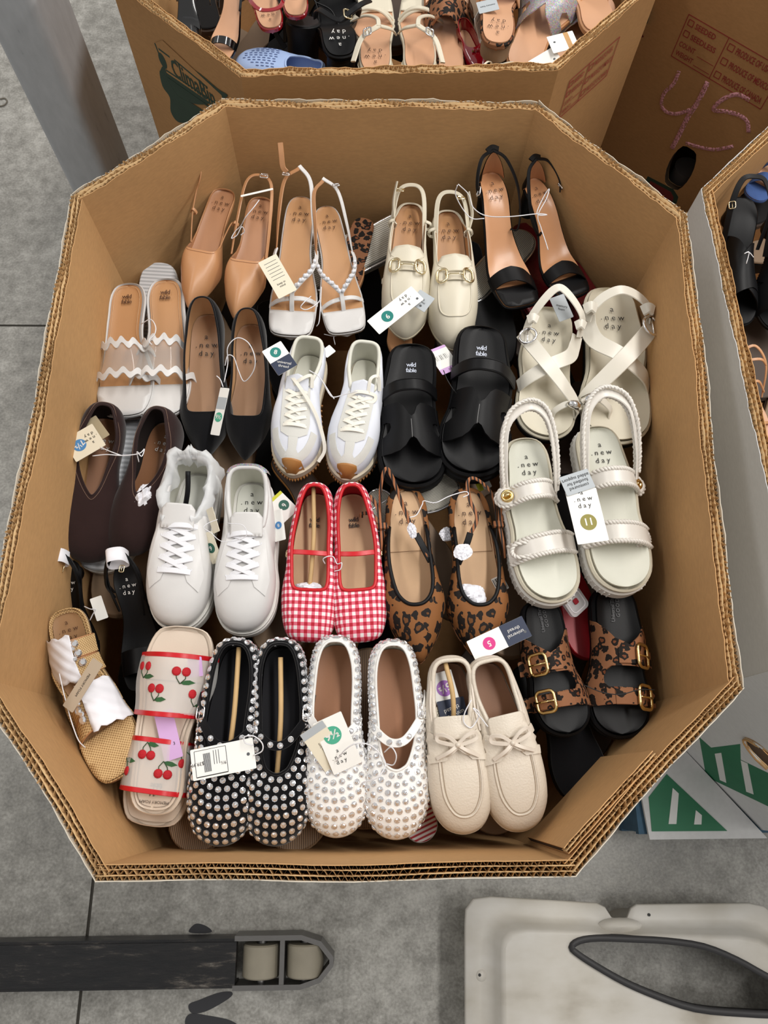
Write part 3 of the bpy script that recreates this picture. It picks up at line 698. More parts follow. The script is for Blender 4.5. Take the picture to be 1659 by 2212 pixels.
# 7 grey-and-white trainers with gum toe
def trainer(side,lab,hp,tp,**k):
    s=Shoe('retro_trainer',lab,'sneaker',.29,.108,'almond',side,1.,hh=.012,group='grey and white retro trainers',heel=1.02,waist=1.12,spring=.016)
    s.slab('outsole',GUM,-.030,-.022,.004); s.slab('midsole',CRUB,-.022,.004,.005,.004)
    zz=[];  # saw-tooth tread round the edge
    P=s.loop(.0045); Vt=[];Ft=[]
    for i in range(0,len(P),1):
        x,y=P[i]; 
        if y<.10: continue
        a=at_=math.atan2(y-.13,x); n=np.array([math.cos(a),math.sin(a)]); z=float(s.zb(y))-.022; q=len(Vt); t=np.array([-n[1],n[0]])*.0028
        c=np.array([x,y]); Vt+=[(*(c-t),z),(*(c+t),z),(*(c+n*.0042),z-.002),(*(c-t),z-.007),(*(c+t),z-.007),(*(c+n*.0042),z-.007)]; Ft+=[(q,q+1,q+2),(q+3,q+5,q+4),(q,q+2,q+5,q+3),(q+1,q+4,q+5,q+2)]
    o=obj('sawtooth_tread',(Vt,Ft),GUM,s.root,False)
    gm=[(.024,.283),(.026,.274),(.018,.266),(-.018,.266),(-.026,.274),(-.024,.283),(-.012,.2945),(.012,.2945)]
    T=s.topl(.004,.118,.031,'sneak',[(0,.072),(.1,.070),(.4,.058),(.8,.066),(1,.074)])
    u=s.upper('upper',WCLOTH,T,.0,-.001,.006,kp=.85,gp=1.1,lining=OFFW,th=.003,binding=OFFW,br=.0042)
    s.bed('insole',OFFW,.004,-.008,cup=0)
    d=s.drape(); cxv=s.cx(.2)
    def ov(name,m,poly,off=.0006,th=.0012,res=.006): return obj(name,patch([(x+s.cx(y),y) for x,y in poly],d,th,res,off),m,u,.8)
    ov('lace_panel',SKINB,[(.028,.122),(.030,.200),(.027,.222),(.012,.231),(-.012,.231),(-.027,.222),(-.030,.200),(-.028,.122),(-.015,.124),(.015,.124)],.0006,.0014)
    ov('toe_stripe',SKINB,[(.010,.228),(.008,.255),(.016,.268),(-.016,.268),(-.008,.255),(-.010,.228)])
    P=s.loop(-.006); rim=[tuple(p-np.array([s.cx(p[1]),0])) for p in P if p[1]>.205]; inn=[(x*.74,.205+(y-.205)*.80) for x,y in rim][::-1]
    ov('toe_guard',SKINB,rim+inn,.0005)
    obj('gum_toe',patch([(x+s.cx(.285)*.9,y) for x,y in [(.022,.279),(.018,.272),(-.018,.272),(-.022,.279),(-.010,.2925),(.010,.2925)]],d,.003,.006,.001),GUM,u)
    ey=[(q*.021+s.cx(y),y) for y in (.132,.150,.168,.186,.204) for q in (-1,1)]; eyelets(s,ey,mat('grey_eyelet','#8b8b88',.5),.0026,u)
    tng=[(-.024,.134),(-.022,.106),(0,.100),(.022,.106),(.024,.134)]
    obj('tongue',patch(tng,lambda x,y:(x+s.cx(.12),y,.080+float(s.zb(.12))-8*x*x+(.12-y)*.45),.004),WCLOTH,s.root)
    for i,y in enumerate((.133,.151,.169,.187)):
        lacebar(s,LACE,(-.022+s.cx(y),y),(.018+s.cx(y),y+.018),.0085,parent=u); lacebar(s,LACE,(.022+s.cx(y),y),(-.010+s.cx(y),y+.014),.0085,parent=u)
    lacebar(s,LACE,(-.024+s.cx(.21),.207),(.024+s.cx(.21),.208),.0088,parent=u)
    z=.088
    if side<0: s.strap('lace',LACE,[(.02,.108,z+.004),(.0,.13,z+.006),(-.03,.165,z-.003),(-.05,.195,z-.02),(-.066,.235,z-.05),(-.056,.26,z-.066)],.0075,.002,up=(0,.3,1)); s.strap('lace',LACE,[(.024,.128,z-.01),(.0,.115,z+.01),(-.02,.102,z+.008),(-.024,.122,z-.006)],.0075,.002,up=(0,.3,1))
    else: s.strap('lace',LACE,[(.02,.136,z-.008),(0,.128,z+.004),(-.034,.128,z-.004),(-.03,.142,z-.008),(.0,.138,z)],.0075,.002,up=(0,.2,1)); s.strap('lace',LACE,[(-.02,.126,z),(-.022,.100,z+.012),(-.036,.090,z+.006),(-.042,.112,z-.012)],.0075,.002,up=(.3,.2,1))
    return s.place(hp,tp,dh=.085,dt=-.005,**k)
trainer(-1,'left one of the grey and white retro trainers, one lace trailing towards its partner',(668,712),(628,1030),z=.742)
trainer(1,'right one of the grey and white retro trainers, neatly laced',(792,722),(752,1042),z=.742)
# 8 black chunky slides
def chunky(side,lab,hp,tp,**k):
    s=Shoe('chunky_slide',lab,'slide sandal',.27,.113,'wide',side,.9,hh=.012,group='black chunky slides',heel=1.15,waist=1.25)
    s.slab('outsole',BLKR,-.030,-.012,.004,.003); s.slab('midsole',BLKR,-.011,.004,.003,.004); s.bed('footbed',BLK,.004,-.004,cup=.006,th=.004)
    ins=-side; top=[(-1,.124),(-.6,.127),(-.34,.130),(-.2,.138),(-.09,.152),(0,.156),(.09,.152),(.2,.138),(.34,.130),(.6,.127),(1,.124)]; bot=[(1,.216),(.6,.220),(.36,.218),(.2,.210),(.09,.198),(0,.194),(-.09,.198),(-.2,.210),(-.36,.218),(-.6,.220),(-1,.216)]
    side_r=[(1,.156),(.78,.157),(.66,.162),(.62,.170),(.66,.178),(.78,.184),(1,.186)]; side_l=[(-a,y) for a,y in side_r[::-1]]
    h=s.band('h_strap',BLK,top+side_r+bot+side_l,.037,2.0,.003,.008,th=.0032)
    stitch(s,[s.bandf(.037,2.0,.003,.008)(0.03*q,y)[:2]+(s.bandf(.037,2.0,.003,.008)(0,y)[2]+.0034,) for q in (1,) for y in np.linspace(.162,.196,8)],mat('grey_thread','#8a8a8a',.7),.0005,parent=h)
    P=s.arch(.098,.108,.046,p=2.6,over=.004,z=.0)if side<0 else s.arch(.100,.094,.046,p=2.6,over=.006,z=.0)
    st=s.strap('instep_strap',BLK,P,.024,.004)
    for q in (-1,1): stitch(s,[(x,y+q*.0095,z+.0024) for x,y,z in [tuple(v) for v in cat(P[1:-1],4)]],BLKR,.0006,parent=st)
    s.logo('wild\nfable',.048,mat('white_print','#cfd6e6',.5),.0122,.85,.9,z=.0025,bold=.0); return s.place(hp,tp,dh=.016,dt=0.,**k)
chunky(-1,'left one of the black chunky slides with H-shaped strap',(890,742),(888,1052),z=.765)
chunky(1,'right one of the black chunky slides with H-shaped strap',(1042,704),(1022,1030),z=.77)
# 9 ivory buckled toe-loop sandals
def ivory(side,lab,hp,tp,**k):
    s=Shoe('buckled_sandal',lab,'sandal',.265,.105,'wide',side,.8,hh=.010,group='ivory cross-strap sandals',heel=1.2,waist=1.3)
    s.slab('outsole',BLKR,-.020,-.006,.002,.003); s.slab('midsole',BONE,-.006,.004,.002,.003); s.bed('footbed',BONE,.004,-.003,cup=.008,th=.004)
    m=lea('ivory_strap','#dad5c8',.35); q=side; o=-side    # o = outer (picture-left for left shoe -> local +x)
    e=lambda a,y:(lambda lr:(lr[0]+lr[1])/2+a*(lr[1]-lr[0])/2)(s.edge(y,.003))
    s.strap('cross_strap',m,[(e(o,.165),.168,.004),(e(o*.7,.160),.160,.026),(0,.138,.040),(e(-o*.8,.112),.115,.036),(e(-o,.09),.09,.030),(e(-o*1.05,.07),.07,.034)],.026,.0026,c=(0,.13,-.02))
    s.strap('cross_strap',m,[(e(-o,.205),.212,.002),(e(-o*.85,.196),.196,.020),(e(-o*.4,.17),.170,.036),(e(o*.2,.13),.135,.046),(e(o*.75,.1),.100,.044),(e(o*1.05,.085),.078,.036)],.026,.0026,c=(0,.14,-.02))
    s.strap('back_strap',m,[(e(o*1.0,.075),.082,.040),(e(o*.98,.07),.068,.05),(e(o*.6,.05),.05,.060),(0,.043,.066),(e(-o*.6,.05),.052,.060),(e(-o*1.0,.06),.068,.048),(e(-o*1.1,.07),.080,.038)] if side>0 else [(e(o*1.0,.075),.082,.040),(e(o*.9,.04),.05,.058),(e(o*.25,.02),.012,.080),(e(-o*.6,.0),.012,.078),(e(-o*1.1,.03),.045,.060),(e(-o*1.1,.07),.075,.038)],.016,.0026,c=(0,.05,.0))
    for a_,y_,z_ in ((o*.85,.062+.008*(side>0),.052),(-o*1.05,.062+.008*(side>0),.050)): hang(s,'strap_keeper',m,[(e(a_,.06)-.008,y_,z_+.004),(e(a_,.06),y_-.002,z_+.008),(e(a_,.06)+.008,y_,z_+.002)],.018,.005)
    buckle(s.root,SILV,.030,.030,.0022,frame((e(o*.86,.092),.092,.050),(o*.4,0,1),(0,1,0)),.0149,True)
    s.strap('toe_loop',m,[(e(-o*.95,.205),.218,.004),(e(-o*.95,.21),.212,.022),(e(-o*.62,.21),.205,.028),(e(-o*.25,.21),.214,.016),(e(-o*.2,.21),.222,.004)],.012,.0024,c=(e(-o*.55,.21),.21,.0))
    vf=sweep([(0,-.012,-.004),(0,-.009,.002),(0,0,.005),(0,.009,.002),(0,.012,-.004)],circ(.0085,10),(1,0,0),scale=lambda t:.45+.55*math.sin(PI*t))
    b=obj('toe_ornament',vf,SILV,s.root); b.matrix_local=frame((e(-o*.80,.21),.207,.026),(-o*.5,0,1),(1,0,0))
    s.logo(BR,.055,INK,.0135,1.0,z=.006 if 0 else .0035); return s.place(hp,tp,dh=.012,**k)
ivory(-1,'left one of the ivory cross-strap sandals, round buckle in full view',(1190,664),(1176,944),z=.755)
ivory(1,'right one of the ivory cross-strap sandals, beside the right-hand wall',(1314,624),(1342,956),z=.742)
# 10 dark brown suede flats
def brown(side,lab,hp,tp,**k):
    s=Shoe('suede_flat',lab,'flat shoe',.262,.098,'round',side,.9,hh=.012,group='dark brown suede flats',heel=1.08,waist=1.15)
    s.slab('outsole',BLKR,-.007,-.001,0); s.bed('insole',BRNIN,.0,-.003,cup=.002)
    T=s.topl(.010,.160,.027,'vee',[(0,.070),(.1,.066),(.4,.052),(.8,.046),(1,.048)])
    u=s.upper('upper',BRNS,T,-.005,0,.006,kp=.95,lining=mat('dark_lining','#241b19',.9),binding=BRNS,br=.0016)
    lp=[i for i in range(len(T))]; c=np.array([0,.08,0]); th=mat('brown_thread','#7a6152',.8)
    P=[]
    for p in T:
        dr=unit(np.array([p[0],p[1]-.08,0])); q=p+dr*.007; P.append((q[0],q[1],min(p[2],s.dz(q[0],q[1],.04))+.0003))
    obj('stitching',tube(P,.0005,4,True),th,u)
    s.logo(BR,.045,INKW,.0125,1.0,z=.0025); return s.place(hp,tp,dh=.068,**k)
b1=brown(-1,'left one of the dark brown suede flats, tan size card on its heel',(205,868),(178,1212),z=.725,roll=-.25)
b2=brown(1,'right one of the dark brown suede flats, tissue showing in its toe',(352,878),(270,1198),z=.725,roll=.05)
# 11 white platform sneakers
def sneaker(side,lab,hp,tp,**k):
    s=Shoe('white_sneaker',lab,'sneaker',.285,.104,'round',side,.7,hh=.006,group='white lace-up sneakers',heel=1.08,waist=1.18,spring=.006)
    s.slab('outsole',WR,-.034,-.022,.004,.002); s.slab('midsole',WR,-.021,-.002,.006,.003); s.slab('foxing',WR,-.001,.008,.005,.002)
    T=s.topl(.004,.116,.034,'sneak',[(0,.076),(.1,.074),(.4,.060),(.8,.064),(1,.070)])
    u=s.upper('upper',WHL,T,.002,.0,.006,kp=.9,gp=1.15,lining=OFFW,th=.003,binding=WHL,br=.0045)
    s.bed('insole',lea('white_insole','#dfe0d8',.6),.004,-.009,cup=0); d=s.drape()
    def ov(name,m,poly,off=.0005,th=.0014): return obj(name,patch([(x+s.cx(y),y) for x,y in poly],d,th,.006,off),m,u,.8)
    for q in (-1,1): ov('eyestay',WHL,[(q*.013,.120),(q*.016,.202),(q*.022,.218),(q*.040,.232),(q*.046,.205),(q*.036,.15),(q*.030,.118)][::q])
    ys=(.126,.143,.161,.180,.199); ey=[(q*.025+s.cx(y),y) for y in ys for q in (-1,1)]; eyelets(s,ey,mat('white_eyelet','#dcdde2',.35),.0036,u)
    tng=[(-.027,.132),(-.027,.100),(-.02,.092),(.02,.092),(.027,.100),(.027,.132)]
    obj('tongue',patch(tng,lambda x,y:(x+s.cx(.12),y,.079+float(s.zb(.12))-6*x*x+(.12-y)*.30),.004),WHL,s.root)
    for i in range(4):
        y0,y1=ys[i],ys[i+1]; lacebar(s,LACEW,(.027,y0),(-.020,y1),.0098,.0026,.005,u); lacebar(s,LACEW,(-.027,y0),(.020,y1),.0098,.0026,.004,u)
    lacebar(s,LACEW,(-.027,ys[4]+.004),(.027,ys[4]+.004),.0098,.0026,.004,u)
    lacebar(s,LACEW,(-.028,ys[0]),(.028,ys[0]+.004),.0095,.0026,.010,u)
    if side>0:   # glitter heel tab
        N=len(T); pts=[tuple(T[(i)%N]) for i in range(-9,10)]
        V=[];F=[]
        for p in pts:
            dr=unit(np.array([p[0]*1.2,p[1]-.03,0]))
            V+= [(p[0]+dr[0]*.001,p[1]+dr[1]*.001,p[2]+.0048),(p[0]+dr[0]*.006,p[1]+dr[1]*.006,p[2]+.003),(p[0]+dr[0]*.010,p[1]+dr[1]*.010,p[2]-.012),(p[0]+dr[0]*.011,p[1]+dr[1]*.011,p[2]-.028)]
        for i in range(18):
            for q in range(3): F.append((i*4+q,i*4+4+q,i*4+5+q,i*4+1+q))
        obj('glitter_heel_tab',(V,F),GLIT,u)
        s.logo(BR,.045,INK,.0145,1.0,z=.0062)
    return s.place(hp,tp,dh=.10,dt=-.02,**k)
sn1=sneaker(-1,'left one of the white lace-up sneakers, heel wrapped in thin foam sheet',(408,968),(384,1362),z=.755)
sn2=sneaker(1,'right one of the white lace-up sneakers with a glittery heel tab',(528,988),(534,1372),z=.755)
# 12 gingham mary janes
def ging(side,lab,hp,tp,**k):
    s=Shoe('mary_jane_flat',lab,'mary jane',.258,.092,'sqsoft',side,.5,hh=.010,group='red gingham mary janes',heel=.98,waist=1.12)
    s.slab('outsole',mat('tan_outsole','#9b7a55',.6),-.006,-.001,.0); s.bed('insole',BEIGEIN,.0,-.003,cup=.002)
    T=s.topl(.008,.178,.030,'square',[(0,.058),(.1,.054),(.4,.040),(.8,.032),(1,.034)])
    u=s.upper('upper',GING,T,-.004,0,.005,kp=1.,lining=mat('gingham_lining','#a61022',.7),binding=REDL,br=.0030)
    l,r=s.edge(.118,.004); s.strap('instep_strap',REDL,[(l,.118,.020),(l*.85,.117,.036),(0,.120 if side>0 else .118,.044),(r*.85,.116,.036),(r,.117,.020)],.0085,.0025,c=(0,.118,-.01))
    o=-side; x=(r if o>0 else l); buckle(s.root,PGOLD,.009,.011,.0010,frame((x*.98,.117,.030),(o,0,.6),(0,1,0)),.003)
    s.logo('wild\nfable',.055,INK,.0115,.85,.9,z=.0028,bold=.01); return s.place(hp,tp,dh=.056,**k)
g1=ging(-1,'left one of the red gingham mary janes, bamboo stick inside',(682,1042),(662,1386),z=.745)
g2=ging(1,'right one of the red gingham mary janes, empty with insole showing',(758,1042),(782,1386),z=.745)
# 13 leopard slingback flats
def leo(side,lab,hp,tp,**k):
    s=Shoe('leopard_slingback',lab,'slingback flat',.272,.095,'point',side,.5,hh=.012,group='leopard print slingback flats',heel=1.0,waist=1.05)
    s.slab('outsole',LEO2,-.008,.0,.0015); s.bed('insole',BEIGEIN,.0,-.002,cup=.002)
    stitch(s,[(x,y,float(s.zb(y))+.0018) for x,y in s.loop(-.005) if y<.11][:],mat('insole_thread','#7a5a3e',.7),.0004)
    T=s.topl(.003,.192,.0310,'round',[(0,.004),(.30,.006),(.5,.024),(.75,.034),(1,.040)])
    u=s.upper('upper',LEO,T,-.006,0,.004,kp=1.1,lining=BEIGEIN)
    N=len(T); idx=[i for i in range(N) if T[i,1]>.060]; obj('binding',tube([T[i] for i in sorted(idx)],.0030,6),BLK,u)
    tp_=m_tape
    o=-side; l,r=s.edge(.07,.002); X=r if o>0 else l; Y_=-X
    s.strap('slingback_strap',tp_,[(X*1.05,.085,.012),(X*1.2,.05,.035),(X*1.15,.015,.058),(X*.9,-.012,.068),(X*.62,.0,.062),(X*.2,.045,.050),(-X*.25,.088,.042),(-X*.75,.12,.034)] if side<0 else [(X*1.05,.10,.015),(X*1.1,.06,.030),(X*.95,.02,.042),(X*.3,-.002,.050),(-X*.1,.002,.052),(-X*.1,.03,.05),(X*.15,.06,.048),(-X*.2,.085,.044),(-X*.7,.12,.034)],.006,.002,c=(0,.06,.02))
    hang(s,'elastic',BLK,[(-X*.25,.086,.044),(-X*.5,.104,.040),(-X*.82,.126,.030)] if side<0 else [(-X*.2,.083,.046),(-X*.4,.10,.042),(-X*.8,.126,.030)],.010,.003)
    # small bow on the outer side
    bx=X*1.2; hang(s,'bow_knot',tp_,[(bx-.008,.066,.030),(bx,.068,.036),(bx+.008,.066,.030)],.011,.006)
    for pts in ([(bx,.066,.034),(bx+o*.014,.05,.04),(bx+o*.028,.046,.036),(bx+o*.030,.05,.03)],[(bx,.066,.034),(bx+o*.004,.04,.04),(bx+o*.014,.022,.042),(bx+o*.016,.024,.04)],[(bx,.07,.032),(bx+o*.002,.09,.03),(bx+o*.006,.118,.022)]): hang(s,'bow_loop',tp_,pts,.006,.002)
    s.logo(BR,.04,INKB,.0135,1.0,z=.0025); return s.place(hp,tp,dh=.012,**k)
m_tape=m_ribs('striped_tape','#14100e','#a3663f',170.,0,.7)
l1=leo(-1,'left one of the leopard print slingback flats with beige insole clear',(874,1056),(905,1432),z=.74)
l2=leo(1,'right one of the leopard print slingback flats, white tissue stuffed in its toe',(1008,1058),(1046,1432),z=.74)
# 14 white braided-edge sandals
def braid_edge(s, path, m, r=.0034, parent=None, up=None):
    P=cat(path,10); n=len(P); L_=sum(np.linalg.norm(np.array(P[i+1])-P[i]) for i in range(n-1)); tw=L_/.013*2*PI
    out=[]
    for ph in (0,PI):
        Q=[]
        for i,p in enumerate(P):
            t=unit(np.array(P[min(n-1,i+1)])-P[max(0,i-1)]); u=np.array([0,0,1.]); u=unit(u-u.dot(t)*t); v=np.cross(t,u); a=tw*i/(n-1)+ph
            Q.append(np.array(p)+(u*math.cos(a)+v*math.sin(a))*r*.55)
        out.append(tube(Q,r*.75,6))
    return obj('braided_edge',join(*out),m,parent or s.root)
def braid(side,lab,hp,tp,**k):
    s=Shoe('braided_sandal',lab,'sandal',.272,.098,'wide',side,.9,hh=.010,group='white braided-edge sandals',heel=1.12,waist=1.2)
    s.slab('outsole',WR,-.034,-.008,.005,.003); s.slab('midsole',BONE,-.007,.004,.003,.003); s.bed('footbed',lea('pale_footbed','#cfcfc1',.5),.004,-.004,cup=.006,th=.004)
    P=s.loop(.0044); V=[];F=[]
    for i,(x,y) in enumerate(P):
        if i%1==0 and abs(x)>.02: c=np.array([x,y,-.022+float(s.zb(y))]); n=len(V); vf=box(x-.0012,x+.0012,y-.0019,y+.0019,c[2]-.009,c[2]+.007); V+=vf[0]; F+=[tuple(q+n for q in f) for f in vf[1]]
    obj('ridged_tread',(V,F),WR,s.root,False)['kind']='stuff'
    m=lea('white_strap','#dcd7cf',.32); o=-side
    for ya,yb,h,w,fl in ((.098,.104,.040,.026,True),(.182,.192,.034,.030,False)):
        A=s.arch(ya,yb,h,p=2.5,over=.006,z=-.004) if o>0 else s.arch(yb,ya,h,p=2.5,over=.006,z=-.004)
        st=s.strap('strap',m,A,w,.004)
        for q in (-1,1): braid_edge(s,[(x,y+q*w/2,z+.001) for x,y,z in A],m,.0034,st)
        a=.80*o; e=int((a+1)/2*8); p=A[e]; l,r=s.edge(ya,.008); x=(l+r)/2+o*(r-l)/2*.86
        path=[(x-o*.004,p[1]-w/2,p[2]+.002),(x+o*.010,p[1]-w/2,p[2]-.002),(x+o*.018,p[1],p[2]-.006),(x+o*.010,p[1]+w/2,p[2]-.002),(x-o*.004,p[1]+w/2,p[2]+.002)]
        if fl:
            obj('strap_tip',patch([(q[0],q[1]) for q in [tuple(v) for v in cat(path,4)]],lambda x_,y_:(x_,y_,p[2]+.004-abs(x_-x)*.35),.003,.006),m,st); braid_edge(s,path,m,.0034,st)
            b=obj('turn_lock',lathe([(0,.004),(.006,.004),(.0075,.0055),(.010,.004),(.0105,0)],20),GOLD,st); b.matrix_local=frame((x+o*.002,p[1],p[2]+.006),(o*.35,0,1),(0,1,0)); b2=obj('turn_knob',xf(prism(rrect(.009,.0045,.002),.004,.008),Matrix.Rotation(.3,4,'Z')),GOLD,b)
        else:
            xi=-o*.2*(r-l)/2 if side<0 else o*.45*(r-l)/2
            pa=[(x+o*.0,p[1]-w*.42,p[2]+.006)]
            braid_edge(s,[(x-o*.02,p[1]-w/2+.004,p[2]+.012),(x,p[1]-w*.34,p[2]+.006),(x+o*.006,p[1],p[2]+.001),(x,p[1]+w*.34,p[2]+.006),(x-o*.02,p[1]+w/2-.004,p[2]+.012)],m,.003,st)
    zt=.088
    l,r=s.edge(.09,.004)
    bp=[(l,.098,.018),(l*1.02,.055,.045),(l*.82,.0,.074),(0,-.022,.086),(r*.82,.0,.074),(r*1.02,.055,.045),(r,.098,.018)]
    bs=s.strap('back_strap',m,bp,.015,.003,c=(0,.05,.0)); P=cat(bp,4); 
    for q in (-1,1): braid_edge(s,[(p[0]*(1+.05*q),p[1]+.002*q*-1-.006*(q>0),p[2]+q*.0065) for p in P[::3]],m,.0032,bs)
    s.logo(BR,.046,INK,.0125,1.0,z=.0035); return s.place(hp,tp,dh=.02,dt=-.01,**k)
braid(-1,'left one of the white braided-edge sandals, gold turn-lock clear of the card',(1132,944),(1190,1304),z=.79)
braid(1,'right one of the white braided-edge sandals, size eleven card across it',(1288,918),(1352,1280),z=.79)
# 15 black sandals with wrapped ankle straps
def wrapped(side,lab,hp,tp,**k):
    s=Shoe('ankle_tie_sandal',lab,'sandal',.26,.086,'sqsoft',side,.8,hh=.055,group='black sandals with paper-wrapped straps')
    s.slab('outsole',BLK,-.010,.001,.001); s.bed('insole',BLK,.001,-.001,cup=.003); s.heel(BLK,.024,.018)
    s.band('toe_band',BLK,[(-1,.175),(1,.175),(1,.225),(-1,.225)],.024,2.4,.002)
    h=.055
    for q,d in ((1,0),(-1,.004),(1,.010)):
        P=[(q*.026,.06+d,h+.004),(q*.034,.035+d,h+.03),(q*.018,-.002+d,h+.05),(-q*.010,-.006,h+.056+d),(-q*.026,.02,h+.045),(-q*.030,.055,h+.02),(-q*.024,.085+d*3,h-.01)]
        s.strap('wrapped_strap',BLK,P,.006,.003,c=(0,.04,h-.02))
    w=.040; pth=[(-w/2,.004,h+.056),(-w*.3,.0,h+.072),(w*.3,.0,h+.074),(w/2,.004,h+.058),(w*.45,.006,h+.040),(0,.006,h+.034),(-w*.45,.006,h+.040)]
    o=obj('paper_sleeve',ribbon(cat(pth,4,True),.030,.001,('c',(0,.004,h+.054)),True),PAPER,s.root)
    buckle(s.root,PGOLD,.009,.014,.001,frame((-.006,.026,h+.052),(0,0,1),(.3,1,0)))
    s.logo(BR,.05,INKW,.0125,1.0,z=.0035); return s.place(hp,tp,dh=.075,**k)
wrapped(-1,'left one of the black sandals with paper-wrapped straps, tight against the left wall',(128,1190),(165,1470),z=.69,zt=.665)
wrapped(1,'right one of the black sandals with paper-wrapped straps, lettering on its insole',(256,1200),(312,1490),z=.70,zt=.69)
# 16 raffia slides with square crystals
GEM=mesh('gem',*lathe([(0,.0055),(.0045,.0055),(.0075,.003),(.0078,.001),(.006,-.002),(0,-.002)],8)); GEM.materials.append(STONE)
def raffia(side,lab,hp,tp,dec,**k):
    s=Shoe('raffia_slide',lab,'slide sandal',.258,.104,'sqsoft',side,.8,hh=.012,group='raffia slides with crystals',heel=1.1,waist=1.15)
    s.slab('outsole',RUBT,-.014,-.004,0); s.slab('welt',RAFF,-.004,.003,.001,.0015); s.bed('insole',lea('raffia_insole','#9a7652',.5),.003,-.008,cup=.003)
    f=lambda x,y:(x,y,float(s.zb(y))+.005); P=s.loop(-.001); obj('toe_bed',patch([tuple(p) for p in P if p[1]>.165],f,.0015,.01),RAFF,s.root)
    stitch(s,[(x,y,float(s.zb(y))+.0052) for x,y in s.loop(-.005) if y<.2],mat('raffia_thread','#caa26e',.7),.0005)
    y0=dec['y']
    for ya,yb in ((y0,y0+.034),(y0+.037,y0+.070)):
        b=s.band('raffia_band',RAFF,[(-1,ya),(1,ya),(1,yb),(-1,yb)],.036,2.2,.004)
        for yy in (ya,yb): obj('edge_piping',tube([tuple(np.array(s.bandf(.036,2.2,.004)(a,yy))+np.array([0,0,.002])) for a in np.linspace(-1,1,17)],.0015,5),NUDE,b)
    # paper over the crystals
    bf=s.bandf(.041,2.2,.006)
    def pf(a,y): x_,y_,z_=bf(a*.92,y); return (x_+a*.004,y_,z_+.004+.0022*math.sin(a*9+y*90)*math.sin(y*160+a*3))
    k_=s.W/2; a0,a1=dec['paper']; st=[]
    for i in range(9): st.append((a0*k_+(a1-a0)*k_*i/8,y0-.010-.003*math.sin(i*1.7)))
    for i in range(9): st.append((a1*k_-(a1-a0)*k_*i/8,y0+.078+.003*math.sin(i*2.3)))
    po=obj('tissue_wrap',patch(st,lambda X,y:pf(X/k_,y),.0006,.006),PAPER,s.root)
    for j in range(3):
        a=dec['gem']; p=bf(a-.06*j,y0+.008+.019*j); g_=obj('crystal',GEM,None,s.root,False); g_.matrix_local=frame((p[0],p[1],p[2]+.003),(a*.8,0,1),(.35,1,0))
        if j<2:
            p=bf(a*.7,y0+.016+.02*j); g2=obj('crystal',GEM,None,s.root,False); g2.matrix_local=frame((p[0],p[1],p[2]+.002),(a*.5,0,1),(.35,1,0))@Matrix.Scale(.7,4)
    s.logo(BR,.04,INKB,.0135,1.0,z=.006); return s.place(hp,tp,**k)
raffia(-1,'upper one of the two raffia slides with crystals, heel towards the left wall',(136,1312),(214,1592),dict(paper=(-.25,1.02),gem=-.36,y=.060),z=.778,zt=.72,dh=.012)
raffia(1,'lower one of the two raffia slides with crystals, woven toe towards the near corner',(138,1412),(272,1670),dict(paper=(-1.0,.12),gem=.46,y=.100),z=.745,zt=.775,dh=.012)
# 17 cherry mesh slides, laid head to tail
CHER=mesh('cherry',*lathe([(0,.0022),(.003,.0021),(.0052,.0012),(.0060,0)],12)); CHER.materials.append(mat('cherry_thread','#b3121f',.8,bump=(500,.8),var=.25))
LEAFM=mat('leaf_thread','#2f5a33',.85,bump=(500,.6)); STEMM=mat('stem_thread','#2c4a2c',.85)
def cherry(side,lab,hp,tp,spots,flip,yr,h=.040,bp=2.2,**k):
    s=Shoe('cherry_slide',lab,'slide sandal',.272,.110,'sqsoft',side,.8,hh=.012,group='cherry mesh slides',heel=1.1,waist=1.1)
    bl=lea('blush_leather','#d8c8b6',.5); s.slab('outsole',mat('blush_sole','#bfae9c',.6),-.016,-.004,0); s.slab('welt',bl,-.004,.003,.001,.0015); s.bed('insole',bl,.003,-.006,cup=.003)
    stitch(s,[(x,y,float(s.zb(y))+.0050) for x,y in s.loop(-.010) if y<.19],mat('grey_stitch','#8d8175',.7),.0005)
    Y0,Y1=yr; b=s.band('mesh_band',SHEER,[(-1,Y0),(1,Y0),(1,Y1),(-1,Y1)],h,bp,.008,th=.0008); bf=s.bandf(h,bp,.008)
    for yy in (Y0,Y1): s.strap('red_trim',REDL,[bf(a,yy) for a in np.linspace(-1,1,13)],.0075,.002,c=(0,yy,-.02),n=2)
    for a,y in spots:
        def q(dx,dy,dz=.0016):
            p=bf(max(-1,min(1,a+dx/.055)),y+dy); return (p[0],p[1],p[2]+dz)
        for d in (-.0062,.0062):
            c=obj('cherry',CHER,None,b); p=q(d,0); p2=q(d+.004,0); c.matrix_local=frame(p,(-(p2[2]-p[2])/max(1e-4,(p2[0]-p[0])),0,1),(0,1,0)); c.scale=(1.15,)*3
            st=obj('stem',tube([q(d,-.003,.002),q(d*.9+.001,-.010,.002),q(.001,-.018,.002)],.0007,4),STEMM,b)
        lf=[(0,0),(.005,.0036),(.011,.004),(.018,.0),(.011,-.003),(.005,-.0026)]
        V=[q(.001+flip*x,-.017+y_+x*.12,.0018) for x,y_ in lf]; obj('leaf',(V,[tuple(range(6))[::flip]]),LEAFM,b,False)
    s.logo('wild\nfable',.034,INK,.0115,.85,.9,z=.0055,flip=False,bold=.0)
    s.logo('MEMORY FOAM',.017,INK,.006,1.,1.,z=.0055)
    return s.place(hp,tp,**k)
cherry(1,'cherry mesh slide with its toe towards the back of the bin, upper of the pair',(332,1757),(392,1352),[(-.74,.208),(.26,.203),(-.30,.176),(.72,.172)],1,(.140,.226),z=.770,zt=.79,dh=.01)
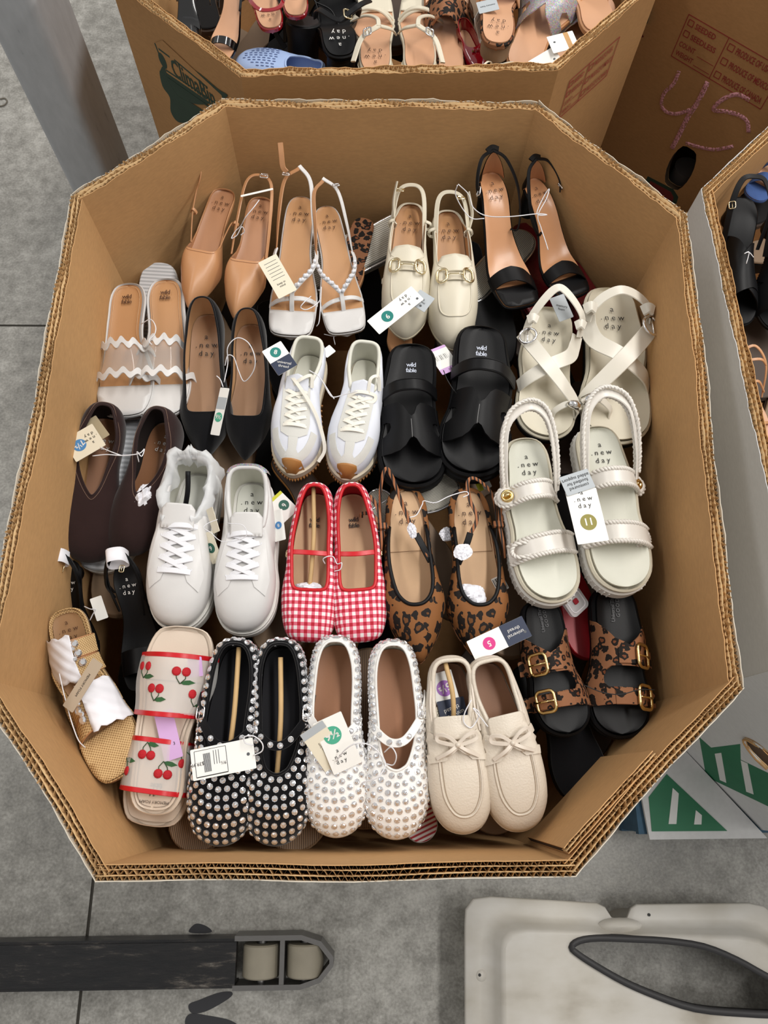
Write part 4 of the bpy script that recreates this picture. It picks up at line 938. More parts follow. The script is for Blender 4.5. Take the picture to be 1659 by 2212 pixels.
cherry(-1,'cherry mesh slide lying under its partner with toe towards the near wall',(402,1400),(318,1783),[(.18,.172),(-.30,.196),(-.80,.178),(.74,.198)],-1,(.150,.222),h=.060,bp=4.,z=.744,zt=.744,dh=.005)
# 18/19 studded mary janes
STUDM=mesh('stud',*lathe([(.0044,0),(.0042,.0012),(.0032,.0013),(.0022,.0022),(0,.0026)],8)); STUDM.materials.append(STONE); STUDM.polygons.foreach_set('use_smooth',[False]*len(STUDM.polygons))
def studs(s,u,sp=.0118,first=.0075,maxd=.09,skip=None):
    A=s.surf[::-1]; N=A.shape[1]; seg=np.linalg.norm(np.diff(A,axis=0),axis=2); cum=np.vstack([np.zeros(N),np.cumsum(seg,0)]); cnt=0
    d=first; row=0
    while d<maxd:
        pts=[]
        for k in range(N):
            if cum[-1,k]<d+.003: pts.append(None); continue
            pts.append(np.array([np.interp(d,cum[:,k],A[:,k,i]) for i in range(3)]))
        acc=sp*.5*(row%2); prev=None
        for k in range(N+1):
            p=pts[k%N]
            if p is None: prev=None; acc=sp*.5; continue
            if prev is not None:
                L_=np.linalg.norm(p-prev)
                while acc<L_:
                    q=prev+(p-prev)*acc/L_
                    if cnt<290 and not (skip and skip(q)):
                        loc,nr,ix,_=s.bvh.find_nearest(Vector(q))
                        c=np.array([s.cx(q[1]),q[1]*.96,-.02]); nn=np.array(nr); nn=nn if nn.dot(q-c)>0 else -nn
                        o=bpy.data.objects.new('stud',STUDM); COL.objects.link(o); o.parent=u; o.matrix_local=frame(q+nn*.0002,nn,(0,1,.01)); cnt+=1
                    acc+=sp
                acc-=L_
            prev=p
        d+=sp*.98; row+=1
def studded(side,lab,hp,tp,m,ins,lin_,grp,**k):
    s=Shoe('studded_mary_jane',lab,'mary jane',.268,.092,'round',side,.6,hh=.008,group=grp,heel=1.05,waist=1.15)
    s.slab('outsole',BLKR if m is BLKS else WR,-.006,-.001,0); s.bed('insole',ins,.0,-.003,cup=.002)
    T=s.topl(.006,.178,.0275,'oval',[(0,.056),(.1,.052),(.4,.040),(.8,.036),(1,.040)])
    u=s.upper('upper',m,T,-.004,0,.006,kp=.95,lining=lin_,binding=m,br=.0020)
    studs(s,u)
    o=-side; l,r=s.edge(.115,.004); X=r if o>0 else l; I=l if o>0 else r
    P=[(I*.98,.108,.028),(I*.82,.122,.040),(I*.25,.140,.048),(X*.3,.138,.050),(X*.8,.112,.043),(X*1.04,.092,.030)]
    st=s.strap('instep_strap',m,P,.012,.0024,c=(0,.12,-.02)); pc=cat(P,8)
    for i in (6,11,16,21,26):
        q=pc[i]; ob=bpy.data.objects.new('stud',STUDM); COL.objects.link(ob); ob.parent=st; ob.matrix_local=frame(q+np.array([0,0,.0014]),(q[0]*14,.15,1),(0,1,0))
    buckle(s.root,SILV,.016,.018,.0012,frame((X*.93,.100,.040),(o*.7,0,.8),(0,1,0)),.004)
    hang(s,'strap_tip',m,[(X*.95,.098,.040),(X*1.06,.084,.034),(X*1.1,.07,.026)],.011,.002,up=(o,0,.5))
    return s.place(hp,tp,dh=.055,dt=.004,**k)
DK=mat('black_lining','#15151a',.9); CHOC=lea('cocoa_insole','#9a6a4a',.55)
k1=studded(-1,'left one of the black studded mary janes, price card hanging at its front',(512,1384),(468,1826),BLKS,DK,DK,'black studded mary janes',z=.765)
k2=studded(1,'right one of the black studded mary janes, buckle towards the white pair',(606,1384),(598,1826),BLKS,DK,DK,'black studded mary janes',z=.765)
k3=studded(-1,'left one of the white studded mary janes, cards tucked under its strap',(724,1378),(724,1808),lea('white_studded_leather','#e8e6e2',.4),CHOC,OFFW,'white studded mary janes',z=.765)
k4=studded(1,'right one of the white studded mary janes, cocoa insole bare',(848,1386),(860,1812),MATS['white_studded_leather'],CHOC,OFFW,'white studded mary janes',z=.765)
# 20 boat shoes
def boat(side,lab,hp,tp,**k):
    s=Shoe('boat_shoe',lab,'boat shoe',.262,.098,'round',side,.8,hh=.008,group='ivory leather boat shoes',heel=1.05,waist=1.15)
    m=mat('pebbled_ivory','#d3c8b8',.42,bump=(330,.5),var=.04); s.slab('outsole',mat('ivory_outsole','#c6b9a6',.6),-.008,-.001,.002); s.bed('insole',BRNIN,.0,-.003,cup=.002)
    T=s.topl(.006,.118,.030,'sneak',[(0,.056),(.1,.054),(.45,.044),(.8,.046),(1,.052)])
    u=s.upper('upper',m,T,-.006,.0,.006,kp=.9,lining=BRNIN,binding=m,br=.0038)
    ap=[(.030,.150),(.031,.180),(.028,.210),(.016,.232),(0,.238),(-.016,.232),(-.028,.210),(-.031,.180),(-.030,.150)]
    for off,r,mm in ((0,.0018,m),(.004,.0007,mat('taupe_thread','#a1907c',.8))):
        obj('apron_seam',tube([(x*(1-off*28)+s.cx(y),y-off*.8,s.dz(x*(1-off*28)+s.cx(y),y-off*.8)+.0004) for x,y in [tuple(q) for q in cat(ap,5)]],r,5),mm,u)
    d=s.drape()
    for q in (-1,1): obj('eyelet_flap',patch([(x+s.cx(y),y) for x,y in [(q*.012,.128),(q*.014,.150),(q*.020,.156),(q*.043,.158),(q*.045,.135),(q*.036,.112),(q*.020,.124)][::q]],d,.0022,.006,.0012),m,u,.8)
    tng=[(-.031,.126),(-.029,.096),(-.024,.091),(.024,.091),(.029,.096),(.031,.126)]
    obj('tongue',patch(tng,lambda x,y:(x+s.cx(.11),y,.056+float(s.zb(.11))-7*x*x+(.115-y)*.10),.0028),m,s.root)
    lc=lea('ivory_lace','#d8cdbf',.45); z=.066; cx=s.cx(.14)
    ey=[(q*.019+cx,.148) for q in (-1,1)]+[(q*.033+cx,.122) for q in (-1,1)]; eyelets(s,ey,SILV,.0036,u)
    for q in (-1,1):
        s.strap('lace',lc,[(q*.019+cx,.149,s.dz(q*.019+cx,.149)+.001),(q*.010+cx,.146,z-.002),(0+cx,.138,z),(-q*.008+cx,.132,z)],.0045,.0035,up=(0,0,1))
        s.strap('bow_loop',lc,[(cx,.134,z+.003),(q*.014+cx,.122,z+.008),(q*.028+cx,.118,z+.004),(q*.030+cx,.126,z),(q*.016+cx,.132,z+.003),(cx,.135,z+.003)],.006,.003,up=(0,.4,1))
        s.strap('lace_end',lc,[(cx,.135,z+.004),(q*.014+cx,.144,z+.003),(q*.032+cx,.152,z-.010)],.006,.003,up=(0,0,1))
    obj('bow_knot',xf(lathe([(0,.005),(.003,.004),(.0045,0),(.003,-.004),(0,-.005)],8),Matrix.Translation((cx,.135,z+.005))),lc,s.root)
    for q in (-1,1): s.strap('side_lace',lc,[(q*.037,.105,.046),(q*.037,.07,.052),(q*.033,.035,.057)],.004,.003,up=(q,0,.3))
    return s.place(hp,tp,dh=.055,dt=.002,**k)
t1=boat(-1,'left one of the ivory boat shoes, bamboo stick and card inside',(972,1418),(1000,1800),z=.765)
t2=boat(1,'right one of the ivory boat shoes, brown insole bare',(1050,1420),(1136,1792),z=.765)
# 21 leopard buckled slides
def buck(side,lab,hp,tp,**k):
    s=Shoe('leopard_buckle_slide',lab,'slide sandal',.262,.107,'wide',side,.9,hh=.010,group='leopard buckled slides',heel=1.15,waist=1.25)
    s.slab('outsole',BLKR,-.026,-.010,.004,.003); s.slab('midsole',BLKR,-.009,.004,.003,.004); s.bed('footbed',BLK,.004,-.004,cup=.006,th=.004)
    o=-side; h=.042; bf=s.bandf(h,2.3,.005,.010)
    poly=[(1,.066),(.5,.092),(.05,.110),(-.4,.098),(-.85,.066),(-1,.060),(-1,.214),(0,.210),(1,.214),(1,.184),(-.45,.182),(-.58,.174),(-.62,.164),(-.58,.152),(-.45,.146),(1,.146)]
    up=s.band('strap_upper',LEO2,[(a*o,y) for a,y in poly][::o],h,2.3,.005,.010,th=.003)
    for yy,w in ((.128,.030),(.198,.028)):
        A=[tuple(np.array(bf(a*o,yy))+np.array([0,0,.004])) for a in np.linspace(-.30,1.12,10)]
        A[-1]=(A[-2][0]+o*.012,yy,A[-2][2]-.008)
        st=s.strap('buckle_strap',LEO2,A,w,.003,c=(0,yy,-.02),n=3)
        p=bf(.62*o,yy); p2=bf(.70*o,yy); sl=(p2[2]-p[2])/abs(p2[0]-p[0])
        buckle(s.root,GOLD,.040,.040,.0032,frame((p[0],p[1],p[2]+.010),(-o*sl*.8,0,1),(o,0,0)),.010)
    text('Universal Thread\nG O O D S',.0095,mat('emboss_grey','#3a3a3d',.4),s.root,None,sp=.9,M4=frame((0,.035,.0165 if 0 else float(s.zb(.035))+.005),(0,0,1),(1,0,0)))
    return s.place(hp,tp,dh=.014,dt=-.004,**k)
buck(-1,'left one of the leopard buckled slides, both gold buckles facing up',(1166,1296),(1222,1588),z=.742)
buck(1,'right one of the leopard buckled slides, close to the right-hand wall',(1326,1268),(1342,1592),z=.725)
# ------------------------------------------------------------------ shoes half buried under the rows
def flipped(name,label,m,hp,tp,z,W=.09,L=.26,toe='round',edge=None,roll=0,th=.012,grp=None,cat_='shoe',trim=None,zt=None,side=1,heelb=None):
    """a shoe lying sole up: tread plate, side wall and the rim of its upper below"""
    s=Shoe(name,label,cat_,L,W,toe,side,.7,hh=.0,spring=0,group=grp,heel=1.1,waist=1.15,M=26)
    s.slab('outsole',m,-th*.4,0,0,.002,cup=0); s.slab('side_wall',edge or m,-th-.012,-th*.42,.002,.004,cup=0)
    if trim: obj('crystal_trim',tube([(x,y,-th*.6) for x,y in s.loop(.003)],.003,6,True),trim,s.root)
    if heelb: obj('heel_block',xf(prism([(x,y) for x,y in rrect(W*.55,.05,.018)],0,.022),Matrix.Translation((0,.033,0))),heelb,s.root,.5)
    return s.place(hp,tp,z=z,zt=zt,dh=.0,dt=0,roll=roll)
DKB=mat('dark_brown_sole','#3c2c20',.6); TAUPE=mat('taupe_sole','#7a634c',.6,var=.08); SILF=m_ribs('silver_ribbed','#8e8a80','#c9c5b8',260.,0,.35); CROC=mat('red_croc','#5e0c18',.25,bump=(140,.9),coat=.4)
GRS='soles showing between the rows'
F=flipped
F('sneaker_sole','white moulded sneaker sole behind the clear strap slides',GREYTREAD,(346,566),(300,840),.70,.105,.29,edge=WR,grp=GRS,zt=.69)
F('sneaker_sole','white moulded sneaker sole between the two dark brown flats',GREYTREAD,(288,860),(216,1232),.70,.105,.29,edge=WR,grp=GRS)
F('wedge_sandal','tan ribbed sandal sole under the left black studded shoe',RIBT,(476,1470),(420,1842),.72,.105,.28,'wide',edge=RUBT,grp=GRS)
F('wedge_sandal','tan ribbed sandal sole between black and white studded pairs',RIBT,(640,1440),(640,1840),.72,.105,.28,'wide',edge=RUBT,grp=GRS)
F('wedge_sandal','tan ribbed sole under the white studded pair',RIBT,(800,1400),(790,1790),.70,.105,.28,'wide',edge=RUBT,grp=GRS)
F('silver_flat','silver ribbed sole with crystal edge behind the beaded sandals',SILF,(910,470),(640,600),.695,.095,.26,'round',edge=SILF,trim=STONE,grp='silver flats lying sole up')
F('silver_flat','silver ribbed sole with crystal edge between loafers and black heels',SILF,(1010,640),(1140,500),.70,.085,.25,'round',edge=SILF,trim=STONE,grp='silver flats lying sole up')
F('silver_flat','pale metallic sole peeping out below the left chunky slide',SILF,(800,1130),(985,1040),.715,.095,.26,'round',edge=SILF,trim=STONE,grp='silver flats lying sole up')
F('silver_flat','silver flat sole up by the left leopard slingback strap',SILF,(830,1060),(740,1240),.70,.09,.25,'round',edge=SILF,trim=STONE,grp='silver flats lying sole up')
F('red_flat','dark red crocodile print flat behind the right black heel',CROC,(1130,480),(1190,700),.68,.09,.25,'almond',edge=CROC,grp='dark red crocodile flats')
F('red_flat','dark red crocodile print flat between black heel and ivory sandal',CROC,(1220,560),(1320,760),.69,.09,.25,'almond',edge=CROC,grp='dark red crocodile flats')
F('black_mule','black smooth sole beneath the left black heel',BLKR,(1060,560),(1070,790),.695,.10,.26,'sqsoft',edge=BLKR,grp=GRS)
F('tan_mule','tan sole below the left nude slingback',TAUPE,(430,640),(500,780),.685,.085,.24,'round',edge=TAUPE,grp=GRS)
F('tan_mule','tan sole between pumps and white sneakers',TAUPE,(520,830),(470,1120),.675,.10,.26,'wide',edge=TAUPE,grp=GRS)
F('tan_mule','brown sole beneath the toes of the trainers',DKB,(600,980),(720,1140),.69,.10,.26,'wide',edge=GUM,grp=GRS)
F('tan_mule','taupe sole between the two leopard slingbacks',TAUPE,(880,1110),(1010,1330),.70,.10,.26,'wide',edge=TAUPE,grp=GRS)
F('tan_mule','taupe sole right of the leopard slingbacks',TAUPE,(1080,1060),(1110,1420),.69,.09,.26,'wide',edge=TAUPE,grp=GRS)
F('tan_mule','taupe sole between the right white sneaker and gingham shoe',TAUPE,(600,1090),(610,1420),.69,.10,.27,'wide',edge=TAUPE,grp=GRS)
F('tan_mule','beige sole below the toes of the brown flats',TAUPE,(300,1010),(250,1330),.68,.10,.27,'wide',edge=TAUPE,grp=GRS)
F('red_slide','bright red slide under the right braided sandal',mat('red_rubber','#a3141f',.45),(1200,1190),(1290,1420),.685,.10,.26,'wide',edge=mat('red_rubber','#a3141f',.45))
F('black_suede_slide','plain black suede sole in the near right corner',BLKS,(1180,1440),(1278,1730),.70,.115,.28,'wide',edge=BLKR)
F('brown_mule','brown shoe lying below the leopard buckled slides',DKB,(1350,1420),(1250,1640),.65,.10,.26,'wide',edge=DKB)
F('taupe_wedge','taupe sole under the boat shoes',TAUPE,(1000,1500),(1090,1800),.695,.11,.27,'wide',edge=DKB)
F('striped_slide','red and white striped slide peeping out under the white studded pair',m_ribs('red_white_stripe','#b01226','#e8e2e0',90.,1),(850,1640),(925,1815),.69,.09,.22,'wide',edge=WR)
F('leopard_mule','leopard print mule behind the right beaded sandal',LEO2,(790,470),(730,640),.70,.075,.22,'round',edge=NUDE)
F('tan_mule','tan pointed toe under the left loafer',NUDE,(850,640),(870,770),.70,.07,.2,'almond',edge=NUDE,grp=GRS)
def fits(poly,X,Y,a,L=.26,w=.055,inset=.03):
    cx=sum(p[0] for p in poly)/len(poly); cy=sum(p[1] for p in poly)/len(poly); P=[(cx+(x-cx)*(1-inset/.5),cy+(y-cy)*(1-inset/.5)) for x,y in poly]
    for t,s in ((0,-w),(0,w),(L,-w),(L,w)):
        x=X-t*math.sin(a)+s*math.cos(a); y=Y+t*math.cos(a)+s*math.sin(a); c=0
        for i in range(len(P)):
            (x1,y1),(x2,y2)=P[i-1],P[i]
            if (y1>y)!=(y2>y) and x<(x2-x1)*(y-y1)/(y2-y1)+x1: c^=1
        if not c: return False
    return True
r2=random.Random(11); GB='buried shoes filling the bin below the rows'
for iy in range(6):
    for ix in range(5):
        X=-.36+ix*.185+r2.uniform(-.03,.03); Y=.02+iy*.19+r2.uniform(-.03,.03)
        if abs(X)>.36 and (iy==0 or iy==5): X*=.75
        Y=min(Y,.93); s=Shoe('buried_shoe','dark shoe wedged deep in the gaps below the rows','shoe',.25,.09,'round',1,.7,hh=0,spring=0,group=GB,M=16)
        m=[BLKR,DKB,BLKS,TAUPE,BLK][r2.randrange(5)]; s.slab('outsole',m,-.006,0,0,.002,cup=0,J=3); s.slab('side_wall',[BLKR,DKB][r2.randrange(2)],-.06,-.007,-.004,.006,cup=0,J=3)
        
        for tr in range(200):
            a=r2.uniform(-.5,.5)+PI*r2.randrange(2) if tr<40 else r2.uniform(0,6.28); hx,hy=X+.13*math.sin(a),Y-.13*math.cos(a)
            if fits(MAIN,hx,hy,a): break
            X*=.985; Y+=(.5-Y)*.02
        s.root.matrix_world=Matrix.Translation((hx,hy,.615+r2.uniform(-.015,.015)))@Matrix.Rotation(a,4,'Z')@Matrix.Rotation(r2.uniform(-.1,.1),4,'Y')
# ------------------------------------------------------------------ swing cards, ties, sticks, tissue
def card(label, a, b, za, zb, w, m=CARDW, items=(), tilt=0, grp=None, name='swing_card', cat_='tag'):
    A=at(a,za); B=at(b,zb); Y=(B-A); Lc=Y.length; Y.normalize(); X=Y.cross(Vector((0,0,1))).normalized(); Z=X.cross(Y); R=Matrix.Rotation(tilt,3,Y); X=R@X; Z=R@Z; C=(A+B)/2
    o=empty(name,label,cat_,grp); o.matrix_world=Matrix([[X[i],Y[i],Z[i],C[i]] for i in range(3)]+[[0,0,0,1]])
    c=obj('card',prism(rrect(w,Lc,.0015,2),-.0004,.0004),m,o,False)
    for it in items:
        k=it[0]
        if k=='band': obj('colour_band',prism([(-w/2*.995,(it[1]-.5)*Lc),(w/2*.995,(it[1]-.5)*Lc),(w/2*.995,(it[2]-.5)*Lc),(-w/2*.995,(it[2]-.5)*Lc)],.0004,.0006),it[3],o,False)
        elif k=='disc':
            _,x,y,r,mm,tx,rot=it; obj('size_sticker',xf(prism(circ(r,24),.0005,.0008),Matrix.Translation((x*w,(y-.5)*Lc,0))),mm,o,False)
            if tx: text(tx,r*1.25,INKW,o,(x*w,(y-.5)*Lc,.0010),rot,bold=.02)
        elif k=='hole': obj('punched_hole',xf(prism(circ(.0022,12),.0004,.0007),Matrix.Translation((it[1]*w,(it[2]-.5)*Lc,0))),INKG,o,False)
        elif k=='text': text(it[1],it[4],it[6] if len(it)>6 else INK,o,(it[2]*w,(it[3]-.5)*Lc,.0009),it[5],sp=it[7] if len(it)>7 else 1.)
        elif k=='lines':
            for j in range(it[1]): yy=it[2]+(it[3]-it[2])*j/max(1,it[1]-1); obj('print_line',prism([(-w*it[4],(yy-.5)*Lc-.0004),(w*it[5],(yy-.5)*Lc-.0004),(w*it[5],(yy-.5)*Lc+.0004),(-w*it[4],(yy-.5)*Lc+.0004)],.0004,.0006),INKG,o,False)
        elif k=='vlines':
            for j in range(it[1]): xx=it[2]+(it[3]-it[2])*j/max(1,it[1]-1); ww=.0003+.0003*((j*7)%3); obj('bar_line',prism([(xx*w-ww,(it[4]-.5)*Lc),(xx*w+ww,(it[4]-.5)*Lc),(xx*w+ww,(it[5]-.5)*Lc),(xx*w-ww,(it[5]-.5)*Lc)],.0004,.0006),INK,o,False)
    return o
def sticker(n,c): return mat('sticker_'+n,c,.5)
TEAL=sticker('teal','#0f7a72'); GRN=sticker('green','#4aa88a'); DGRN=sticker('dark_green','#1f5a4a'); BLU=sticker('blue','#4b86bd'); PNK=sticker('pink','#d0257f'); OLV=sticker('olive','#837a1e'); PUR=sticker('purple','#9b62b5')
card('cream folded care card lying on the left beaded sandal',(577,558),(622,636),.80,.79,.036,CARDC,[('text','keep in\nmind',.0,.72,.0055,PI),('lines',6,.12,.55,.35,.30)],tilt=.1)
card('white card with teal size sticker on the toe of the left loafer',(806,708),(902,632),.80,.815,.034,CARDW,[('disc',0,.32,.0105,TEAL,'9',-PI/2),('text',BR,.0,.75,.0085,-PI/2),('hole',.25,.92)])
card('grey card lying on the right loafer behind the white size card',(896,640),(928,660),.806,.804,.034,CARDG,[('hole',.3,.6),('text','memory\nfoam',.0,.4,.006,-PI/2)])
card('narrow white card with green sticker between the black pumps',(486,838),(464,940),.80,.775,.020,CARDW,[('disc',0.0,.62,.008,GRN,'9½',PI),('band',.2,.45,CARDG)],tilt=.5)
card('white and navy card with teal sticker on the left trainer',(586,748),(622,800),.84,.835,.036,CARDW,[('band',.52,1,NAVY),('disc',0,.26,.009,TEAL,'8',2.4),('text','universal\nthread',0,.76,.0065,2.4,INKW)])
card('lilac card with barcode label between the black chunky slides',(940,752),(976,802),.765,.765,.040,LILAC,[('band',.1,.8,CARDW),('vlines',9,-.3,.3,.3,.5),('text','8½',0,.9,.006,0)],tilt=-.2)
card('tan card with blue size sticker on the left brown flat',(150,975),(214,938),.80,.80,.046,CARDC,[('disc',0,.35,.0105,BLU,'7½',-1.2),('text',BR,0,.74,.008,-PI/2)],grp='tan cards on the brown flat')
card('plain tan card behind the blue sticker card on the left brown flat',(190,938),(222,918),.79,.79,.044,mat('tan_card','#a99a7c',.6),[],grp='tan cards on the brown flat')
card('cream folded card standing between the white sneakers',(452,1098),(468,1150),.83,.82,.018,CARDC,[],tilt=.9)
card('cream card with dark green sticker between the white sneakers',(446,1150),(470,1216),.81,.79,.022,CARDC,[('disc',.1,.5,.008,DGRN,'6',0)],tilt=.7)
card('white card with dark green sticker beside the right sneaker',(588,1076),(628,1116),.77,.765,.036,CARDW,[('disc',-.15,.5,.0085,DGRN,'6',.4),('band',.0,.12,mat('yellow_print','#c9c82f',.6))])
card('small white card with blue oval sticker beside the left gingham shoe',(598,1102),(606,1168),.785,.78,.020,CARDW,[('disc',0,.5,.006,BLU,'8',.3)],tilt=.5)
card('white card with olive size sticker across the right braided sandal',(1254,1058),(1282,1172),.853,.85,.048,CARDW,[('text',BR,0,.18,.0105,PI),('disc',0,.62,.0125,OLV,'11',PI),('hole',.08,.04)])
card('grey card above the olive sticker card on the right braided sandal',(1238,1022),(1256,1062),.856,.855,.047,CARDG,[('text','contoured\nfootbed for\nadded support',0,.5,.0075,0)])
card('white and navy card with pink size sticker by the leopard slingback toe',(1018,1408),(1138,1352),.79,.795,.033,CARDW,[('band',.58,1,NAVY),('disc',0,.32,.0095,PNK,'5',-PI/2),('text','universal\nthread',0,.78,.0075,-PI/2,INKW),('hole',.2,.93)])
card('white price card lying on the left black studded shoe',(414,1654),(550,1626),.835,.84,.040,CARDW,[('hole',.0,.9),('lines',2,.06,.56,.42,.42),('text','$39.99',0,.10,.0065,-PI/2),('vlines',2,-.42,.42,.06,.56),('lines',8,.20,.30,.3,.3),('text','9½',.1,.5,.006,-PI/2),('lines',3,.36,.44,.35,.1)])
card('cream card with grey end under the strap of the left white studded shoe',(672,1572),(738,1668),.838,.80,.036,CARDC,[('band',.0,.14,CARDG),('text','memory foam',.1,.45,.004,-PI/2)],tilt=.1)
card('white card with green size sticker in the left white studded shoe',(706,1550),(752,1660),.836,.808,.042,CARDW,[('disc',.05,.33,.0125,GRN,'9½',PI),('text',BR,.1,.72,.008,PI)])
card('white card with purple sticker inside the left boat shoe',(950,1452),(975,1540),.79,.785,.034,CARDW,[('disc',0,.4,.0115,PUR,'5½',.3)],grp='cards inside the boat shoe')
card('navy card inside the left boat shoe below the purple sticker',(972,1510),(985,1566),.787,.786,.040,NAVY,[('text','universal\nthread',0,.5,.009,0.2,INKW),('hole',.2,.8)],grp='cards inside the boat shoe')
card('cream card marked with a foam note inside the left boat shoe',(938,1530),(958,1568),.784,.784,.030,CARDC,[('text','FOAM',0,.5,.006,1.2)],grp='cards inside the boat shoe')
card('white card hanging between the black paper-wrapped sandals',(206,1290),(222,1338),.745,.735,.018,CARDW,[])
card('long taupe card lying across the raffia slides',(212,1428),(146,1532),.818,.806,.020,mat('taupe_card','#b3a38e',.6),[('text','MEMORY FOAM',0,.5,.005,PI/2)],tilt=.2)
card('lilac strip card lying on the upper cherry slide insole',(352,1536),(376,1640),.800,.798,.026,LILAC,[('text','3',-.2,.7,.006,PI)])
card('lilac card showing under the mesh of the upper cherry slide',(420,1420),(424,1462),.812,.806,.020,LILAC,[])
card('grey card under the back strap of the left ivory sandal',(1202,640),(1224,690),.80,.79,.028,CARDG,[('text','memory\nfoam',0,.5,.006,2.6)])
card('white card edge behind the right nude slingback',(520,424),(590,408),.815,.82,.004,CARDW,[])
card('small white card behind the tongue of the right trainer',(702,752),(716,766),.78,.78,.02,CARDW,[])
card('yellow and white card in the gap below the right chunky slide',(1030,1052),(1058,1040),.715,.72,.02,CARDW,[('band',.0,.4,mat('yellow_print','#c9c82f',.6))])
card('white barcode patch on the taupe sole beside the braided sandal',(1072,1246),(1088,1276),.745,.745,.02,CARDW,[('vlines',8,-.4,.4,.1,.9)])
# clear security tag on the red slide
sec=empty('security_tag','clear square security tag on the bright red slide','tag'); sec.location=at((1238,1300),.73); sec.rotation_euler=(.3,.2,.7)
obj('housing',prism(rrect(.040,.040,.008),0,.006),m_clear('clear_plastic',(.95,.95,.97,1),.6,.1),sec,.5); obj('rim',tube([(x,y,.006) for x,y in rrect(.030,.030,.007)],.0012,6,True),mat('milky_plastic','#d8d4d8',.4),sec); obj('core',prism(rrect(.009,.009,.002),.006,.008),mat('red_core','#8a1020',.4),sec,.5)
def cord(label, pts, r=.0009, m=STR, grp='plastic cords tying pairs together', name='tie_cord'):
    o=obj(name,tube(cat([tuple(at((x,y),z)) for x,y,z in pts],6),r,5),m); return tagp(o,label,'cord',grp)
cord('white cord looped round the straps of the nude slingbacks',[(560,432,.83),(548,448,.832),(530,470,.82),(520,488,.80),(508,500,.79),(500,515,.785),(512,508,.79),(522,490,.8),(528,500,.79),(520,508,.785)])
cord('white cord tying the two beaded sandals',[(672,640,.785),(655,655,.79),(650,665,.785),(665,668,.78),(690,650,.775),(694,620,.785),(690,690,.765),(684,705,.755)])
cord('white cord stretched between the two black heels',[(990,398,.88),(1012,420,.86),(1022,448,.845),(1050,466,.835),(1100,468,.845),(1160,462,.85),(1182,464,.85),(1160,462,.85),(1172,430,.86),(1186,408,.872),(1180,430,.865),(1162,465,.85),(1168,490,.835),(1178,520,.825),(1184,540,.818)])
cord('white cord loose end hanging by the left black heel',[(988,400,.88),(984,420,.86),(1000,452,.84),(1020,472,.83),(1046,472,.835)])
cord('white cord between the two clear strap slides',[(305,700,.77),(325,690,.785),(336,705,.79),(334,722,.788),(322,735,.785),(328,745,.78)])
cord('big white cord loop standing over the right black pump',[(484,826,.785),(492,785,.80),(492,750,.82),(512,730,.83),(536,740,.83),(550,770,.825),(548,800,.81),(528,824,.79),(515,800,.79),(505,772,.80),(492,768,.80),(486,790,.79)])
cord('white cord knotted between card and left black pump',[(468,812,.80),(476,820,.802),(482,836,.80)])
cord('white cord tying the two trainers together',[(700,830,.83),(712,852,.825),(722,858,.825),(745,852,.83),(772,845,.84)])
cord('white cord crossing the left trainer',[(668,800,.845),(690,815,.835),(712,848,.83),(722,862,.825)])
cord('black plastic tie on the strap of the right chunky slide',[(958,800,.81),(966,820,.812),(978,840,.808),(986,850,.80)],.0008,BLKC)
cord('white cord knotted across the two brown flats',[(200,985,.80),(230,982,.80),(262,984,.80),(290,982,.80),(304,978,.802),(312,970,.80),(306,986,.80),(296,976,.80),(300,998,.79)])
cord('white loose cord ends by the left brown flat',[(216,966,.80),(240,976,.80),(262,984,.80)])
cord('white wire tie with cards between the white sneakers',[(470,1122,.845),(450,1130,.845),(440,1140,.845),(455,1150,.84),(482,1170,.84),(530,1160,.85),(525,1135,.855),(490,1130,.85)],.0006)
cord('pair of small white cord loops on the gingham shoes',[(702,1218,.78),(698,1208,.79),(708,1202,.795),(720,1203,.79),(728,1218,.785),(738,1216,.79),(735,1230,.785),(722,1234,.78)])
cord('white twisted cord joining the two leopard slingbacks',[(885,1118,.80),(900,1112,.80),(912,1090,.80),(916,1082,.802),(940,1086,.805),(970,1072,.805),(1004,1062,.80),(1012,1068,.80),(1000,1074,.80)])
cord('white cord ring on the price card between the black studded shoes',[(548,1610,.845),(530,1605,.85),(528,1592,.855),(548,1590,.858),(566,1605,.855),(566,1622,.85),(548,1632,.845)])
cord('thin white cord arching over the white studded pair',[(726,1645,.82),(745,1620,.84),(770,1606,.85),(800,1610,.85),(826,1635,.84),(832,1655,.84),(815,1680,.84),(785,1690,.83),(778,1700,.82)])
cord('small white cord ring in the right white studded shoe',[(830,1625,.82),(845,1614,.835),(856,1632,.835),(850,1652,.825),(834,1650,.82)])
cord('thin white cord between the two boat shoes',[(1018,1512,.835),(1004,1540,.83),(1002,1560,.825),(1016,1572,.82),(1028,1560,.82),(1035,1540,.825),(1022,1530,.83),(1040,1552,.825),(1054,1570,.82)])
cord('white cord running down the raffia slides',[(128,1455,.80),(136,1490,.80),(146,1530,.80),(158,1570,.80),(170,1600,.795),(184,1615,.785)])
cord('black thin tie between the leopard buckled slides',[(1262,1480,.79),(1300,1495,.79),(1340,1500,.79),(1380,1490,.79),(1414,1490,.785)],.0008,BLKC)
cord('white cord on the card beside the black paper-wrapped sandals',[(182,1310,.745),(196,1316,.75),(206,1316,.75),(200,1328,.745),(194,1340,.74)])
cord('grey cord ends by the toes of the beaded sandals',[(700,722,.73),(722,726,.735),(742,722,.73),(722,726,.735),(724,745,.725)],.0007)
cord('thin cord with card at the left nude slingback toe',[(438,640,.745),(430,660,.735),(415,680,.73),(412,700,.725)],.0006)
